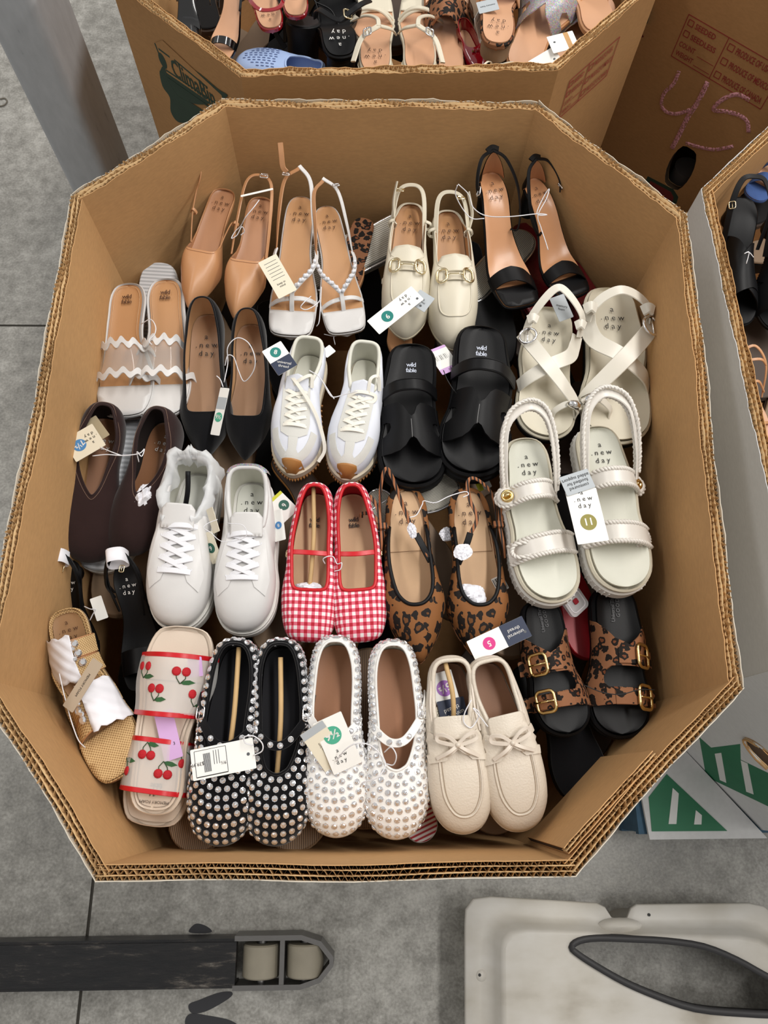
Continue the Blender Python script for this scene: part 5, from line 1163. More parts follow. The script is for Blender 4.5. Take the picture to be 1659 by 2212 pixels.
def stick(label,a,b,za,zb,m=WOOD,r=.0036,name='bamboo_stick'):
    P=[at((a[0]+(b[0]-a[0])*t,a[1]+(b[1]-a[1])*t),za+(zb-za)*t) for t in (0,.5,1)]; P[1].z+=.006; P[1].x+=.004
    o=obj(name,tube(cat([tuple(p) for p in P],5),r,8),m); return tagp(o,label,'stick','shaping sticks inside shoes')
stick('pale bamboo stick inside the left gingham shoe',(677,1052),(668,1278),.795,.757)
stick('bamboo stick inside the left black studded shoe',(516,1398),(486,1690),.815,.778); stick('bamboo stick inside the right black studded shoe',(606,1420),(596,1700),.812,.778)
stick('bamboo stick inside the left boat shoe',(962,1432),(980,1572),.815,.79)
stick('black plastic stick inside the left white sneaker',(406,1018),(397,1112),.84,.80,BLK,.004,'shaping_stick')
def tissue(label,c,z,w,h,rot=0,m=PAPER,seed=0,th=.014,grp='crumpled tissue in shoes',name='crumpled_tissue',k=1.):
    r=random.Random(seed); n=14; V=[];F=[]; C=at(c,z)
    for i in range(n+1):
        for j in range(n+1):
            u=2*i/n-1; v=2*j/n-1; d=max(abs(u),abs(v)); a=math.atan2(v,u); rr=d*(1+.04*math.sin(a*5+seed)+.03*r.uniform(-1,1)); x=rr*math.cos(a)*w/2; y=rr*math.sin(a)*h/2
            V.append((x,y,th*(1-d**2)*(.7+.3*math.sin(u*7+seed)*math.sin(v*6))+r.uniform(-.0016,.0016)*k))
    for i in range(n):
        for j in range(n): q=i*(n+1)+j; F.append((q,q+n+1,q+n+2,q+1))
    m_=len(V); V+=[(x*.9,y*.9,-.004) for x,y,z_ in V]; F+=[tuple(q+m_ for q in f[::-1]) for f in F]
    bd=[i*(n+1) for i in range(n+1)]+[n*(n+1)+j for j in range(1,n+1)]+[i*(n+1)+n for i in range(n-1,-1,-1)]+[j for j in range(n-1,0,-1)]
    for i in range(len(bd)): a,b=bd[i],bd[(i+1)%len(bd)]; F.append((b,a,a+m_,b+m_))
    o=obj(name,(V,F),m,None,.5); o.location=C; o.rotation_euler=(0,0,rot); return tagp(o,label,'tissue',grp)
tissue('crumpled white tissue in the toe of the right brown flat',(312,1072),.765,.030,.046,-.3,seed=2)
tissue('white tissue in the toe of the left gingham shoe',(665,1275),.758,.050,.026,0,seed=3)
tissue('white tissue ball in the toe of the right leopard slingback',(1017,1288),.768,.048,.040,0,seed=4)
tissue('small square of white tissue taped to the right leopard slingback strap',(1000,1192),.80,.030,.026,.4,seed=5,th=.004)
tissue('small white tissue sleeve on the left leopard slingback strap',(890,1146),.80,.014,.026,.2,seed=6,th=.005)
tissue('white tissue scrap between the two leopard slingbacks',(965,1154),.735,.024,.024,.3,seed=7,th=.003)
# thin foam sheet wrapped round the heel of the left white sneaker
N_=36; V=[];F=[]; T=sn1.T; n=len(T); ids=[int(i) for i in np.linspace(-24,24,40)]; rr=random.Random(5)
for j,i in enumerate(ids):
    p=T[i%n]; dr=unit(np.array([p[0]*1.1,p[1]-.05,0])); e=abs(j-19.5)/19.5
    for q,(o_,dz_) in enumerate(((-.010,-.014),(-.007,.004),(.0,.014),(.008,.010),(.012,-.006),(.014,-.024))):
        w=1+.5*math.sin(j*.9+q)+.3*rr.uniform(-1,1); V.append((p[0]+dr[0]*(o_*w+.002),p[1]+dr[1]*(o_*w+.002),p[2]+dz_*(.7+.3*w)+.004*rr.uniform(-1,1)+(.010*(1-e) if q in(2,3) else 0)))
for j in range(len(ids)-1):
    for q in range(5): a=j*6+q; F.append((a,a+1,a+7,a+6))
fo=obj('foam_wrap',(V,F),TISS); fo.matrix_world=sn1.root.matrix_world.copy(); tagp(fo,'crumpled translucent foam sheet over the heel of the left white sneaker','packing')
# ------------------------------------------------------------------ neighbouring bins
def on_plane(px, p0, n):
    d=Vector(RC@np.array([px[0]-IW/2,px[1]-IH/2,FPX])); c=Vector((0,0,CZ)); n=Vector(n); return c+d*((Vector(p0)-c).dot(n)/d.dot(n))
class Face:
    """vertical wall face a->b (outer side on the right of travel): s along, z up, o outwards"""
    def __init__(f,a,b): f.a=Vector((a[0],a[1],0)); f.t=Vector((b[0]-a[0],b[1]-a[1],0)); f.L=f.t.length; f.t.normalize(); f.n=Vector((f.t.y,-f.t.x,0))
    def sz(f,px): p=on_plane(px,f.a,f.n); return ((p-f.a).dot(f.t),p.z)
    def P(f,s,z,o=.0): return f.a+f.t*s+f.n*o+Vector((0,0,z))
    def M(f,s,z,o=.0022): p=f.P(s,z,o); u=Vector((0,0,1)); return Matrix([[f.t[i],u[i],f.n[i],p[i]] for i in range(3)]+[[0,0,0,1]])
    def poly(f,name,pts,m,parent,o=.0015,th=.0006): 
        ob=obj(name,patch(pts,lambda s,z:tuple(f.P(s,z,o*.4)),th*.4,.05),m,None,False); glue(ob,parent); return ob
def glue(o,parent):
    o.parent=parent; o.matrix_parent_inverse=Matrix.Translation(-parent.location) if parent.parent is None else parent.matrix_world.inverted(); return o
bpy.context.view_layer.update()
def m_chalk():
    N=NT('pink_chalk'); n=N.n('ShaderNodeTexNoise',i_Scale=220.,i_Detail=3.); N.l(N.coord(),n.inputs['Vector']); N.b.inputs['Base Color'].default_value=lin('#d79aa4'); N.b.inputs['Roughness'].default_value=.95
    N.l(N.ramp(n.outputs[0],[(.38,(0,0,0,1)),(.56,(1,1,1,1))]),N.b.inputs['Alpha']); return N.m
REDINK=mat('red_print','#8c2a26',.7); GREENINK=mat('dark_green_print','#24382a',.75,var=.2); BRTGREEN=mat('green_print','#1f6a48',.6,var=.12); CHALK=m_chalk()
def holed_panel(root, a, b, z0, z1, hc, hw, hh, inner, outer, rot=0, T=.016):
    f=Face(a,b); L=f.L; hs=[]
    for q in circ(1,20): x,y=q[0]*hw,max(-hh,min(hh,q[1]*hh*1.15)); hs.append((hc[0]+x*math.cos(rot)-y*math.sin(rot),hc[1]+x*math.sin(rot)+y*math.cos(rot)))
    il=min(range(20),key=lambda i:hs[i][0]); ir=max(range(20),key=lambda i:hs[i][0])
    def arc(i,j):
        r=[hs[i]]; 
        while i!=j: i=(i+1)%20; r.append(hs[i])
        return r
    up=arc(ir,il); lo=arc(il,ir)
    top=[(0,up[-1][1])]+up[::-1]+[(L,up[0][1]),(L,z1),(0,z1)]; bot=[(0,z0),(L,z0),(L,lo[-1][1])]+lo[::-1]+[(0,lo[0][1])]
    for nm,o,m in (('panel',0.,outer),('inner_liner',-T,inner)):
        for pl in (top,bot): glue(obj(nm,patch(pl,lambda s,z,o=o:tuple(f.P(s,z,o)),.0012 if o==0 else -.0012,.06),m,None,False),root)
    glue(obj('hand_hole_edge',sweep([tuple(f.P(s,z,-T/2)) for s,z in hs],[(0,-T/2),(.0008,-T/2),(.0008,T/2),(0,T/2)],tuple(f.n),True),CORE_SHADE,None,False),root)  # cut edge coloured dark to paint the shade inside the hole
    return f
# back bin
BACK=[(-.215,1.160),(.345,1.188),(.565,1.425),(.585,2.10),(.35,2.36),(-.22,2.36),(-.49,2.10),(-.47,1.395)]
back_bin,bp=octo_bin('octagonal_bin','brown octagonal bulk bin of jumbled sandals with green printed panel, behind the nearest bin',BACK,.135,.92,KRAFT,KRAFT_D,wob=0)
fL=Face(BACK[7],BACK[0]); fR=Face(BACK[1],BACK[2])
def pr(f,name,px,m,root,o=.0035): return f.poly(name,[f.sz(p) for p in px],m,root,o)
# green melon scene and lettering on the left diagonal
pr(fL,'green_print',[tuple(p) for p in cat([(348,150),(372,135),(420,150),(470,190),(492,208),(440,225),(400,215),(365,185)],4,True)],GREENINK,back_bin,.0030)
pr(fL,'green_print',[tuple(p) for p in cat([(346,152),(352,185),(368,210),(370,240),(385,262),(408,262),(440,243),(420,225),(385,205),(360,165)],4,True)],GREENINK,back_bin,.0032)
pr(fL,'kraft_plate',[(336,92),(352,86),(480,205),(486,225),(470,232),(362,160)],KRAFT_D,back_bin,.0040)
for pa,pb in (((336,92),(362,160)),((344,104),(368,122)),((378,128),(450,188)),((362,158),(470,232)),((360,150),(474,226)),((364,168),(462,236))):
    a,b=fL.sz(pa),fL.sz(pb); d=np.array(b)-np.array(a); nn=unit(np.array([-d[1],d[0]]))*.002
    fL.poly('print_line',[tuple(np.array(a)+nn),tuple(np.array(a)-nn),tuple(np.array(b)-nn),tuple(np.array(b)+nn)],GREENINK,back_bin,.0048)
a,b=fL.sz((373,144)),fL.sz((466,214)); rot=math.atan2(b[1]-a[1],b[0]-a[0]); lt=text('ClimaBin',1.,GREENINK,None,(0,0,0),bold=.015); xs=[v.co.x for v in lt.data.vertices]; w_=math.hypot(b[0]-a[0],b[1]-a[1])/(max(xs)-min(xs)); lt.matrix_local=fL.M((a[0]+b[0])/2,(a[1]+b[1])/2,.0026)@Matrix.Rotation(rot,4,'Z')@Matrix.Diagonal((w_,.055,1,1))@Matrix.Translation((-(max(xs)+min(xs))/2,0,0)); glue(lt,back_bin)
c=fL.sz((353,130)); fL.poly('melon_emblem',[(c[0]+x,c[1]+y) for x,y in circ(.011,20,0,0,1.5)],GREENINK,back_bin,.0050)
def form(f, root, bl, tl, br_, dv, m=REDINK, o=.0040):
    """boxed produce form printed on the board: left column and three origins; corners given as picture points"""
    s0,z0=f.sz(bl); H_=f.sz(tl)[1]-z0; W_=f.sz(br_)[0]-s0; xm=f.sz(dv)[0]-s0
    def line(x0,y0,x1,y1,w=.0018):
        d=np.array([x1-x0,y1-y0]); n=unit(np.array([-d[1],d[0]]))*w/2; f.poly('form_line',[(s0+x0+n[0],z0+y0+n[1]),(s0+x0-n[0],z0+y0-n[1]),(s0+x1-n[0],z0+y1-n[1]),(s0+x1+n[0],z0+y1+n[1])],m,root,o)
    for q in ((0,0,W_,0),(0,H_,W_,H_),(0,0,0,H_),(W_,0,W_,H_),(xm,0,xm,H_)): line(*q)
    def tick(x,y,k):
        for q in ((x,y,x+k,y),(x,y+k,x+k,y+k),(x,y,x,y+k),(x+k,y,x+k,y+k)): line(*q)
    def wr(t,x0,y,h,w):
        o_=text(t,1.,m,None,(0,0,0),bold=.015); xs=[v.co.x for v in o_.data.vertices]; ys=[v.co.y for v in o_.data.vertices]
        o_.matrix_local=f.M(s0+x0+w/2,z0+y,o*.4+.0008)@Matrix.Diagonal((w/(max(xs)-min(xs)),h/(max(ys)-min(ys)),1,1))@Matrix.Translation((-(max(xs)+min(xs))/2,-(max(ys)+min(ys))/2,0)); glue(o_,root)
    h=H_/4; k=h*.5
    for i,(t,w) in enumerate((('SEEDED',.50),('SEEDLESS',.62))): y=H_-h*(i+.58); tick(xm*.06,y-k/2,k); wr(t,xm*.12+k,y,h*.5,xm*w)
    for i,(t,w) in enumerate((('COUNT',.40),('WEIGHT',.44))): y=h*(1.42-i*.86); wr(t,xm*.06,y,h*.48,xm*w); line(xm*.54,y-h*.25,xm*.96,y-h*.25,.0012)
    h=H_/3; R_=W_-xm; k=h*.42
    for i,(t,w) in enumerate((('PRODUCE OF USA',.62),('PRODUCE OF MEXICO',.74),('PRODUCE OF CANADA',.74))): y=H_-h*(i+.5); tick(xm+R_*.05,y-k/2,k); wr(t,xm+R_*.10+k,y,h*.46,R_*w)
form(fR,back_bin,(1206,255),(1217,185),(1318,136),(1248,215))
# far right brown bin with chalk number
FA,FB=(.65,1.65),(1.05,1.298)
f4=Face(FA,FB); hc=f4.sz((1470,356))
box4=empty('octagonal_bin','tall brown bin with pink chalk 45 and red produce form, far right','cardboard bin',None,(1.2,1.9,.135))
h4=holed_panel(box4,FA,FB,.135,1.0,(hc[0]+.004,hc[1]-.01),.034,.066,KRAFT,KRAFT_D,rot=0)
P4=[FB,(1.62,1.28),(1.90,1.6),(1.90,2.2),(1.6,2.5),(.95,2.5),(.66,2.2),FA]
for i in range(7): pn=bin_panel(None,P4[i],P4[i+1],.135,1.0,inner=KRAFT,outer=KRAFT_D,seed=40+i,wob=0); glue(pn,box4)
glue(obj('base_flap',prism(P4,.136,.147),KRAFT_D,None,False),box4)
form(f4,box4,(1451,120),(1489,30),(1639,243),(1532,170))
glue(obj('added_shade_lid',prism(P4,1.0,1.012),KRAFT_D,None,False),box4)  # unseen board added on top to keep the bin's inside dark
def chalk(pts,w):
    P=[f4.P(*f4.sz(p),.0022) for p in pts]; o=obj('chalk_stroke',ribbon(cat([tuple(p) for p in P],5),w,.0008,tuple(f4.n)),CHALK,None); glue(o,box4)
chalk([(1468,152),(1456,180),(1436,200),(1430,225),(1440,240),(1462,245),(1492,236)],.009); chalk([(1530,176),(1508,220),(1488,250),(1468,290),(1452,320)],.012)
chalk([(1620,215),(1592,203),(1560,215),(1542,236),(1570,240),(1598,248),(1615,262),(1618,285)],.010); chalk([(1482,308),(1510,316),(1545,322),(1585,315)],.009)
lg=[(1394,392),(1400,380),(1452,408),(1465,420),(1462,445),(1450,452)]
pr(f4,'logo_frame',[(1390,400),(1400,380),(1455,408),(1466,425),(1455,460),(1430,470),(1385,420)],GREENINK,box4,.003); pr(f4,'logo_panel',[(1400,400),(1406,390),(1450,414),(1456,426),(1448,450),(1430,455),(1398,415)],mat('dark_red_print','#6e1d1d',.7),box4,.004)
f5=Face(P4[6],FA); pr(f5,'green_print',[(1375,40),(1392,0),(1412,0),(1400,50),(1385,62)],GREENINK,box4,.003); pr(f5,'red_print',[(1368,52),(1385,62),(1392,80),(1384,82)],MATS['dark_red_print'],box4,.003)
tagp(obj('paper_roll',xf(lathe([(0,0),(.035,0),(.035,.09),(0,.09)],20),Matrix.Translation(f4.P(hc[0],hc[1]-.165,-.09))),mat('pale_roll','#6d6664',.7),None,.5),'pale cylinder seen through the hand hole of the chalk-marked bin','roll')
# right-hand white bin
RB=[(.87,-.105),(1.42,-.105),(1.66,.16),(1.66,1.02),(1.42,1.26),(.86,1.262),(.618,1.02),(.638,.16)]
rb=empty('octagonal_bin','white-faced octagonal bin of black and nude shoes with green print, at the right edge','cardboard bin',None,(1.14,.58,.14))
for i in range(7):
    pn=bin_panel(None,RB[i],RB[i+1],.14,.82,inner=KRAFT,outer=WHITE_L,seed=60+i,wob=0,T=.022,wl=.010); glue(pn,rb)
f6=Face(RB[7],RB[0]); h6=f6.sz((1645,1626)); holed_panel(rb,RB[7],RB[0],.14,.82,(h6[0]+.012,h6[1]),.046,.026,KRAFT,WHITE_L,rot=0)
glue(obj('base_flap',prism([(x,y) for x,y in RB],.141,.150),KRAFT_D,None,False),rb)
fl_=obj('corner_flap',prism([(.630,.17),(.606,.02),(.617,-.122),(.875,-.122)],.141,.149),WHITE_L,None,False); glue(fl_,rb)
W2=mat('bare_white','#d6d6d4',.8)
def flat(name,px,m,z,th=.0006): return glue(obj(name,prism([tuple(at(p,z))[:2] for p in px][::-1],z,z+th),m,None,False),rb)
flat('green_print',[(1440,1672),(1571,1795),(1408,1796),(1401,1722)],BRTGREEN,.1496)
flat('white_bar',[(1453,1702),(1466,1714),(1461,1780),(1444,1780)],W2,.1504); flat('white_bar',[(1503,1750),(1516,1761),(1515,1781),(1499,1781)],W2,.1504)
pr(f6,'green_print',[(1511,1591),(1537,1614),(1600,1606),(1601,1640),(1659,1668),(1700,1672),(1700,1760),(1526,1677)],BRTGREEN,rb,.0025)
pr(f6,'white_bar',[(1545,1627),(1559,1625),(1570,1690),(1556,1684)],W2,rb,.0036); pr(f6,'white_bar',[(1601,1641),(1616,1648),(1629,1715),(1613,1709)],W2,rb,.0036)
for q in range(5):
    r_=random.Random(q); P=[f6.P(h6[0]+.012+.048*math.cos(a),h6[1]+.029*math.sin(a)+r_.uniform(-.002,.002),.001+.004*q*.3) for a in np.linspace(PI*.6+q*.1,PI*1.65,12)]
    glue(obj('torn_edge',tube([tuple(p) for p in P],.0022,4),[FLUTE,KRAFT,W2][q%3],None),rb)
# pallets
PAL=mat('pallet_wood','#a08d72',.85,var=.25,bump=(40,.4)); PBLUE=mat('pallet_blue','#3f5f76',.8,var=.35,bump=(60,.4)); PCREAM=mat('pallet_cream','#d3cab2',.85,var=.2,bump=(60,.5)); RUST=mat('stained_wood','#8d6f58',.85,var=.4)
def pallet(label,x0,x1,y0,y1,m,m2):
    o=empty('pallet',label,'pallet',None,((x0+x1)/2,(y0+y1)/2,0)); n=8
    for i in range(n):
        w=(y1-y0)/n*.82; yy=y0+(y1-y0-w)*i/(n-1); glue(obj('deck_board',box(x0,x1,yy,yy+w,.115,.133),m,None,False),o)
    for xx in (x0,(x0+x1)/2-.05,x1-.1): 
        for yy in (y0,(y0+y1)/2-.05,y1-.1): glue(obj('block',box(xx+.002,xx+.098,yy+.004,yy+.096,.018,.115),m2,None,False),o)
        glue(obj('bottom_board',box(xx,xx+.1,y0,y1,.0,.018),m,None,False),o)
    return o
pm=pallet('worn wooden pallet with pale paint under the nearest bin',-.49,.525,-.085,1.10,PCREAM,RUST)
pallet('blue-painted wooden pallet under the white-faced bin',.600,1.66,-.112,1.26,PBLUE,PBLUE)
pallet('plain wooden pallet under the back bin',-.47,.58,1.17,2.36,PAL,PAL); pallet('plain wooden pallet under the chalk-marked bin',.68,1.88,1.56,2.5,PAL,PAL)
# ------------------------------------------------------------------ steel column
cb=empty('steel_column','grey painted steel column with scuffs beside the back bin','column',None,(-.73,1.6,0)); cb['kind']='structure'
def m_paint():
    N=NT('grey_paint'); co=N.coord('Object',(1,1,.35)); n1=N.n('ShaderNodeTexNoise',i_Scale=14.,i_Detail=6.,i_Roughness=.7); N.l(co,n1.inputs['Vector']); n2=N.n('ShaderNodeTexNoise',i_Scale=60.,i_Detail=4.); N.l(co,n2.inputs['Vector'])
    f=N.math('ADD',N.math('MULTIPLY',n1.outputs[0],.5),N.math('MULTIPLY',n2.outputs[0],.5)); N.l(N.ramp(f,[(.30,lin('#5c5f62')),(.38,lin('#a6a9ad')),(.68,lin('#b4b7bb')),(.76,lin('#c0c2c4'))]),N.b.inputs['Base Color']); N.b.inputs['Roughness'].default_value=.42; N.bump(n2.outputs[0],.08,.002); return N.m
GP=m_paint()
def colpoly(x0,x1,y0,y1,r): return [(p[0]+(x0+x1)/2,p[1]+(y0+y1)/2) for p in rrect(x1-x0,y1-y0,r,5)]
glue(obj('shaft',prism(colpoly(-.790,-.672,1.50,1.70,.022),0,4.6),GP,None,.5),cb); glue(obj('base_plate',box(-.85,-.60,1.44,1.76,0,.016),GP,None,False),cb)
for x in (-.83,-.62):
    for y in (1.46,1.74): glue(obj('anchor_bolt',xf(lathe([(0,.03),(.012,.03),(.012,.016)],6),Matrix.Translation((x,y,0))),GP,None,False),cb)
# ------------------------------------------------------------------ pallet-jack fork
def m_fork():
    N=NT('fork_black'); n1=N.n('ShaderNodeTexNoise',i_Scale=1.,i_Detail=7.,i_Roughness=.75); N.l(N.coord('Object',(14,75,60)),n1.inputs['Vector']); n2=N.n('ShaderNodeTexNoise',i_Scale=9.,i_Detail=3.); N.l(N.coord(),n2.inputs['Vector'])
    f=N.math('ADD',N.math('MULTIPLY',n1.outputs[0],.7),N.math('MULTIPLY',n2.outputs[0],.3)); N.l(N.ramp(f,[(.40,lin('#101114')),(.53,lin('#1c1b1c')),(.60,lin('#4a4540')),(.68,lin('#8d8880'))]),N.b.inputs['Base Color']); N.b.inputs['Roughness'].default_value=.42; N.b.inputs['Metallic'].default_value=.25; N.bump(n1.outputs[0],.3,.002); return N.m
FK=m_fork(); FKE=mat('worn_steel',(.17,.165,.16,1),.38,.8,bump=(60,.5)); NYL=mat('nylon_roller','#8f8878',.6,var=.15,bump=(80,.4))
fk=empty('pallet_jack_fork','scratched black pallet jack fork with two grey load rollers on the floor','pallet jack',None,(-.3,-.36,0))
y0,y1=-.404,-.312; xs=-.272; zt=.078
glue(obj('fork_blade',join(box(-1.1,xs,y0+.006,y1-.006,.055,zt),box(-1.1,xs,y0,y0+.008,.02,zt-.004),box(-1.1,xs,y1-.008,y1,.02,zt-.004)),FK,None,False),fk)
tip=[(xs-.005,0),(-.135,0),(-.095,.012),(-.070,.040),(-.070,.052),(-.095,.080),(-.135,.092),(xs-.005,.092)]
rim=[(x,y0+y) for x,y in tip]; 
glue(obj('fork_tip',sweep([(x,y,.045) for x,y in rim],[(-.005,-.030),(.005,-.030),(.005,.030),(-.005,.030)],(0,0,1)),FKE,None,False),fk)
glue(obj('cross_web',box(-.180,-.170,y0+.004,y1-.004,.02,.074),FKE,None,False),fk)
for x in (-.222,-.128):
    r=glue(obj('roller',xf(lathe([(.012,-.032),(.037,-.032),(.040,-.029),(.040,.029),(.037,.032),(.012,.032)],28,'y'),Matrix.Translation((x,(y0+y1)/2,.041))),NYL,None,.6),fk)
    glue(obj('axle',xf(lathe([(0,-.045),(.010,-.045),(.010,.045),(0,.045)],12,'y'),Matrix.Translation((x,(y0+y1)/2,.041))),FKE,None,.6),fk)
# ------------------------------------------------------------------ grubby moulded housing, near right
def m_grub():
    N=NT('grubby_plastic'); co=N.coord(); n1=N.n('ShaderNodeTexNoise',i_Scale=5.,i_Detail=6.); N.l(co,n1.inputs['Vector']); n2=N.n('ShaderNodeTexNoise',i_Scale=1.,i_Detail=5.); N.l(N.coord('Object',(7,16,10)),n2.inputs['Vector'])
    f=N.math('ADD',N.math('MULTIPLY',n1.outputs[0],.55),N.math('MULTIPLY',n2.outputs[0],.45)); N.l(N.ramp(f,[(.30,lin('#8d8475')),(.46,lin('#b5b0a6')),(.62,lin('#c6c3bd'))]),N.b.inputs['Base Color']); N.b.inputs['Roughness'].default_value=.5; return N.m
GR=m_grub(); hz=.17
ho=empty('moulded_housing','grubby white moulded plastic cover with rubber-edged opening on the floor','machine cover',None,(.55,-.45,0))
H0=lambda px,z: tuple(at(px,z))[:2]
zf,zt=.14,.175
out=[H0(p,zf) for p in [(1005,2400),(1004,2000),(1006,1965),(1022,1942),(1060,1937),(1290,1951),(1308,1960),(1322,1982),(1340,1987),(1356,1982),(1364,1962),(1376,1954),(1620,1951),(1652,1958),(1690,1985),(1900,2060),(1900,2400)]]
inn=[H0(p,zt) for p in [(1092,2400),(1088,2060),(1092,2034),(1106,2018),(1135,2012),(1270,2016),(1300,2020),(1325,2024),(1340,2025),(1360,2024),(1385,2022),(1405,2022),(1600,2026),(1640,2034),(1680,2056),(1880,2110),(1880,2400)]]
n=len(out)
def mixr(t,z,e=0): return [((1-t)*a[0]+t*b[0],(1-t)*a[1]+t*b[1],z) for a,b in zip(out,inn)]
rings=[mixr(.50,0.),mixr(.45,zf-.016),mixr(.05,zf-.014),mixr(0,zf-.009),mixr(0,zf-.004),mixr(.05,zf),mixr(.50,zf-.002),mixr(.66,zf+.002),mixr(.80,zf+.012),mixr(.92,zt-.006),mixr(1.0,zt-.001),mixr(1.06,zt)]
V=[p for r in rings for p in r]; Fh=[]
for r in range(len(rings)-1):
    for k in range(n-1): Fh.append((r*n+k,r*n+n+k,r*n+n+k+1,r*n+k+1)[::-1])
glue(obj('shell_edge',(V,Fh),GR,None),ho)
_q0,_q1=rings[0][0],rings[0][-1]; glue(obj('added_shade_wall',([(_q0[0],_q0[1],0),(_q1[0],_q1[1],0),(_q1[0],_q1[1],zt),(_q0[0],_q0[1],zt)],[(0,1,2,3)]),GR,None,False),ho)  # unseen wall added to block light, so the opening looks dark
hole=[H0(p,zt) for p in [tuple(q) for q in cat([(1234,2046),(1250,2032),(1290,2026),(1360,2028),(1440,2032),(1520,2044),(1590,2072),(1650,2105),(1720,2140),(1740,2165),(1700,2190),(1600,2188),(1500,2178),(1420,2152),(1350,2122),(1290,2088),(1250,2062)],3,True)]]
topo=[(p[0],p[1]) for p in mixr(1.06,zt)]
# top plate around the opening: two pieces meeting on a line through the opening
hl=min(range(len(hole)),key=lambda i:hole[i][0]); hr=max(range(len(hole)),key=lambda i:hole[i][0])
def arc(i,j,d):
    r=[hole[i]]
    while i!=j: i=(i+d)%len(hole); r.append(hole[i])
    return r
ar1=arc(hl,hr,1); ar2=arc(hl,hr,-1); upA,loA=(ar1,ar2) if np.mean([p[1] for p in ar1])>np.mean([p[1] for p in ar2]) else (ar2,ar1)
xl=topo[0][0]; xr=topo[-1][0]
left=[p for p in topo if True]
yl=hole[hl][1]; yr=hole[hr][1]
up_poly=[(topo[1][0],yl)]+upA+[(topo[-2][0],yr)]+[p for p in topo[1:-1] if p[1]>(yl if p[0]<hole[hl][0]+.1 else yr)+.0005][::-1]
lo_poly=[topo[0],(topo[1][0],yl)]+loA+[(topo[-2][0],yr),topo[-1]]
fz=lambda x,y:(x,y,zt)
for pl in (up_poly,lo_poly): glue(obj('top_plate',patch(pl if np.sum([pl[i-1][0]*pl[i][1]-pl[i][0]*pl[i-1][1] for i in range(len(pl))])>0 else pl[::-1],fz,.003,.03,-.003),GR,None,.5),ho)
glue(obj('rubber_edging',sweep([(x,y,zt) for x,y in hole],[(-.006,-.012),(.006,-.012),(.006,.005),(-.006,.005)],(0,0,1),True),mat('edging_rubber','#2c2b2c',.6),None),ho)
c=at((1345,2003),zf+.022); V,F_=lathe([(0,.010),(.020,.008),(.032,.002),(.036,-.006)],20); V=[(x*1.3+c.x,y*.42+c.y,z+zf+.010) for x,y,z in V]; glue(obj('moulded_boss',(V,F_),GR,None),ho)
for p in ((1036,2106),(1402,1976)): q=at(p,zf); glue(obj('rivet_hole',xf(prism(circ(.003,12),-.001,.0012),Matrix.Translation(q)),INK,None,False),ho)
q=at((1040,2108),zf); glue(obj('rivet_dimple',xf(lathe([(.0,.0006),(.010,.0006),(.012,-.004)],18),Matrix.Translation(q)),GR,None),ho)
rt=tagp(obj('rubber_band_scrap',tube([tuple(at(p,.004)) for p in [tuple(v) for v in cat([(0,214),(10,212),(15,218),(10,226),(0,229),(-8,222)],4)]],.0022,5),mat('band_brown','#6d675c',.7)),'small curled brown band lying on the floor by the column','scrap')
# ------------------------------------------------------------------ shoes in the back bin and in the white-faced bin
PATENT=mat('black_patent','#0a0a0c',.12,coat=1.); REDP=mat('red_patent','#8c0f1c',.12,coat=1.); PEACH=lea('peach_bed','#c99a78',.4); BLUEF=mat('pale_blue_foam','#9db4dd',.6); DENIM=mat('denim_cloth','#3d5a92',.9,bump=(900,.5),var=.2)
def sandal(name,label,cat_,W,toe,hh,bedm,edgem,straps,hp,tp,z=.80,zt=None,L=.26,side=1,toebed=None,heel=None,logo=None,grp=None,roll=0,dh=None,ink=INKB):
    s=Shoe(name,label,cat_,L,W,toe,side,.6,hh=hh,group=grp); s.slab('outsole',edgem,-.009,.001,.001); s.bed('insole',bedm,.001,-.002,cup=.002)
    if toebed:
        f=lambda x,y:(x,y,float(s.zb(y))+.0034); P=s.loop(-.0005); obj('toe_bed',patch([tuple(p) for p in P if p[1]>toebed[0]],f,.0012,.01),toebed[1],s.root)
    for st in straps:
        k=st[0]
        if k=='arch': s.strap('strap',st[5],s.arch(st[1],st[2],st[3],p=2.4),st[4],.003)
        elif k=='pts': s.strap('strap',st[3],[(x,y,z_+float(s.zb(y))) for x,y,z_ in st[1]],st[2],.0028)
        elif k=='band': s.band('band',st[3],st[1],st[2],2.2,.003)
        elif k=='buckle': buckle(s.root,st[2],.012,.016,.0012,frame((st[1][0],st[1][1],st[1][2]+float(s.zb(st[1][1]))),(.4 if st[1][0]>0 else -.4,0,1),(0,1,0)))
    if heel: s.heel(heel,.026,.024,.03)
    if logo: s.logo(logo,.035,ink,.012,1.,z=.0035)
    return s.place(hp,tp,z,zt,dh=hh if dh is None else dh,roll=roll)
def cream_st(q): return [('arch',.175,.186,.020,.008,CREAM),('arch',.186,.172,.023,.008,CREAM),('pts',[(-.034*q,.165,.012),(-.012*q,.13,.034),(.004*q,.085,.040),(.006*q,.06,.036)],.007,CREAM),('pts',[(.006*q,.062,.036),(-.02*q,.035,.032),(-.034*q,.0,.02)],.009,CREAM),('pts',[(.006*q,.062,.036),(.026*q,.075,.026),(.034*q,.10,.012)],.007,CREAM),('buckle',(-.012*q,.04,.038),SILV)]
GB2='cream strappy sandals in the back bin'
sandal('strappy_sandal','left one of the cream strappy sandals in the back bin','sandal',.076,'square',.04,PEACH,CREAM,cream_st(1),(812,172),(800,-30),.82,.80,toebed=(.190,CREAM),logo=BR,grp=GB2,side=-1,heel=CREAM)
sandal('strappy_sandal','right one of the cream strappy sandals in the back bin','sandal',.076,'square',.04,PEACH,CREAM,cream_st(-1),(904,172),(914,-30),.82,.80,toebed=(.190,CREAM),grp=GB2,side=1,heel=CREAM)
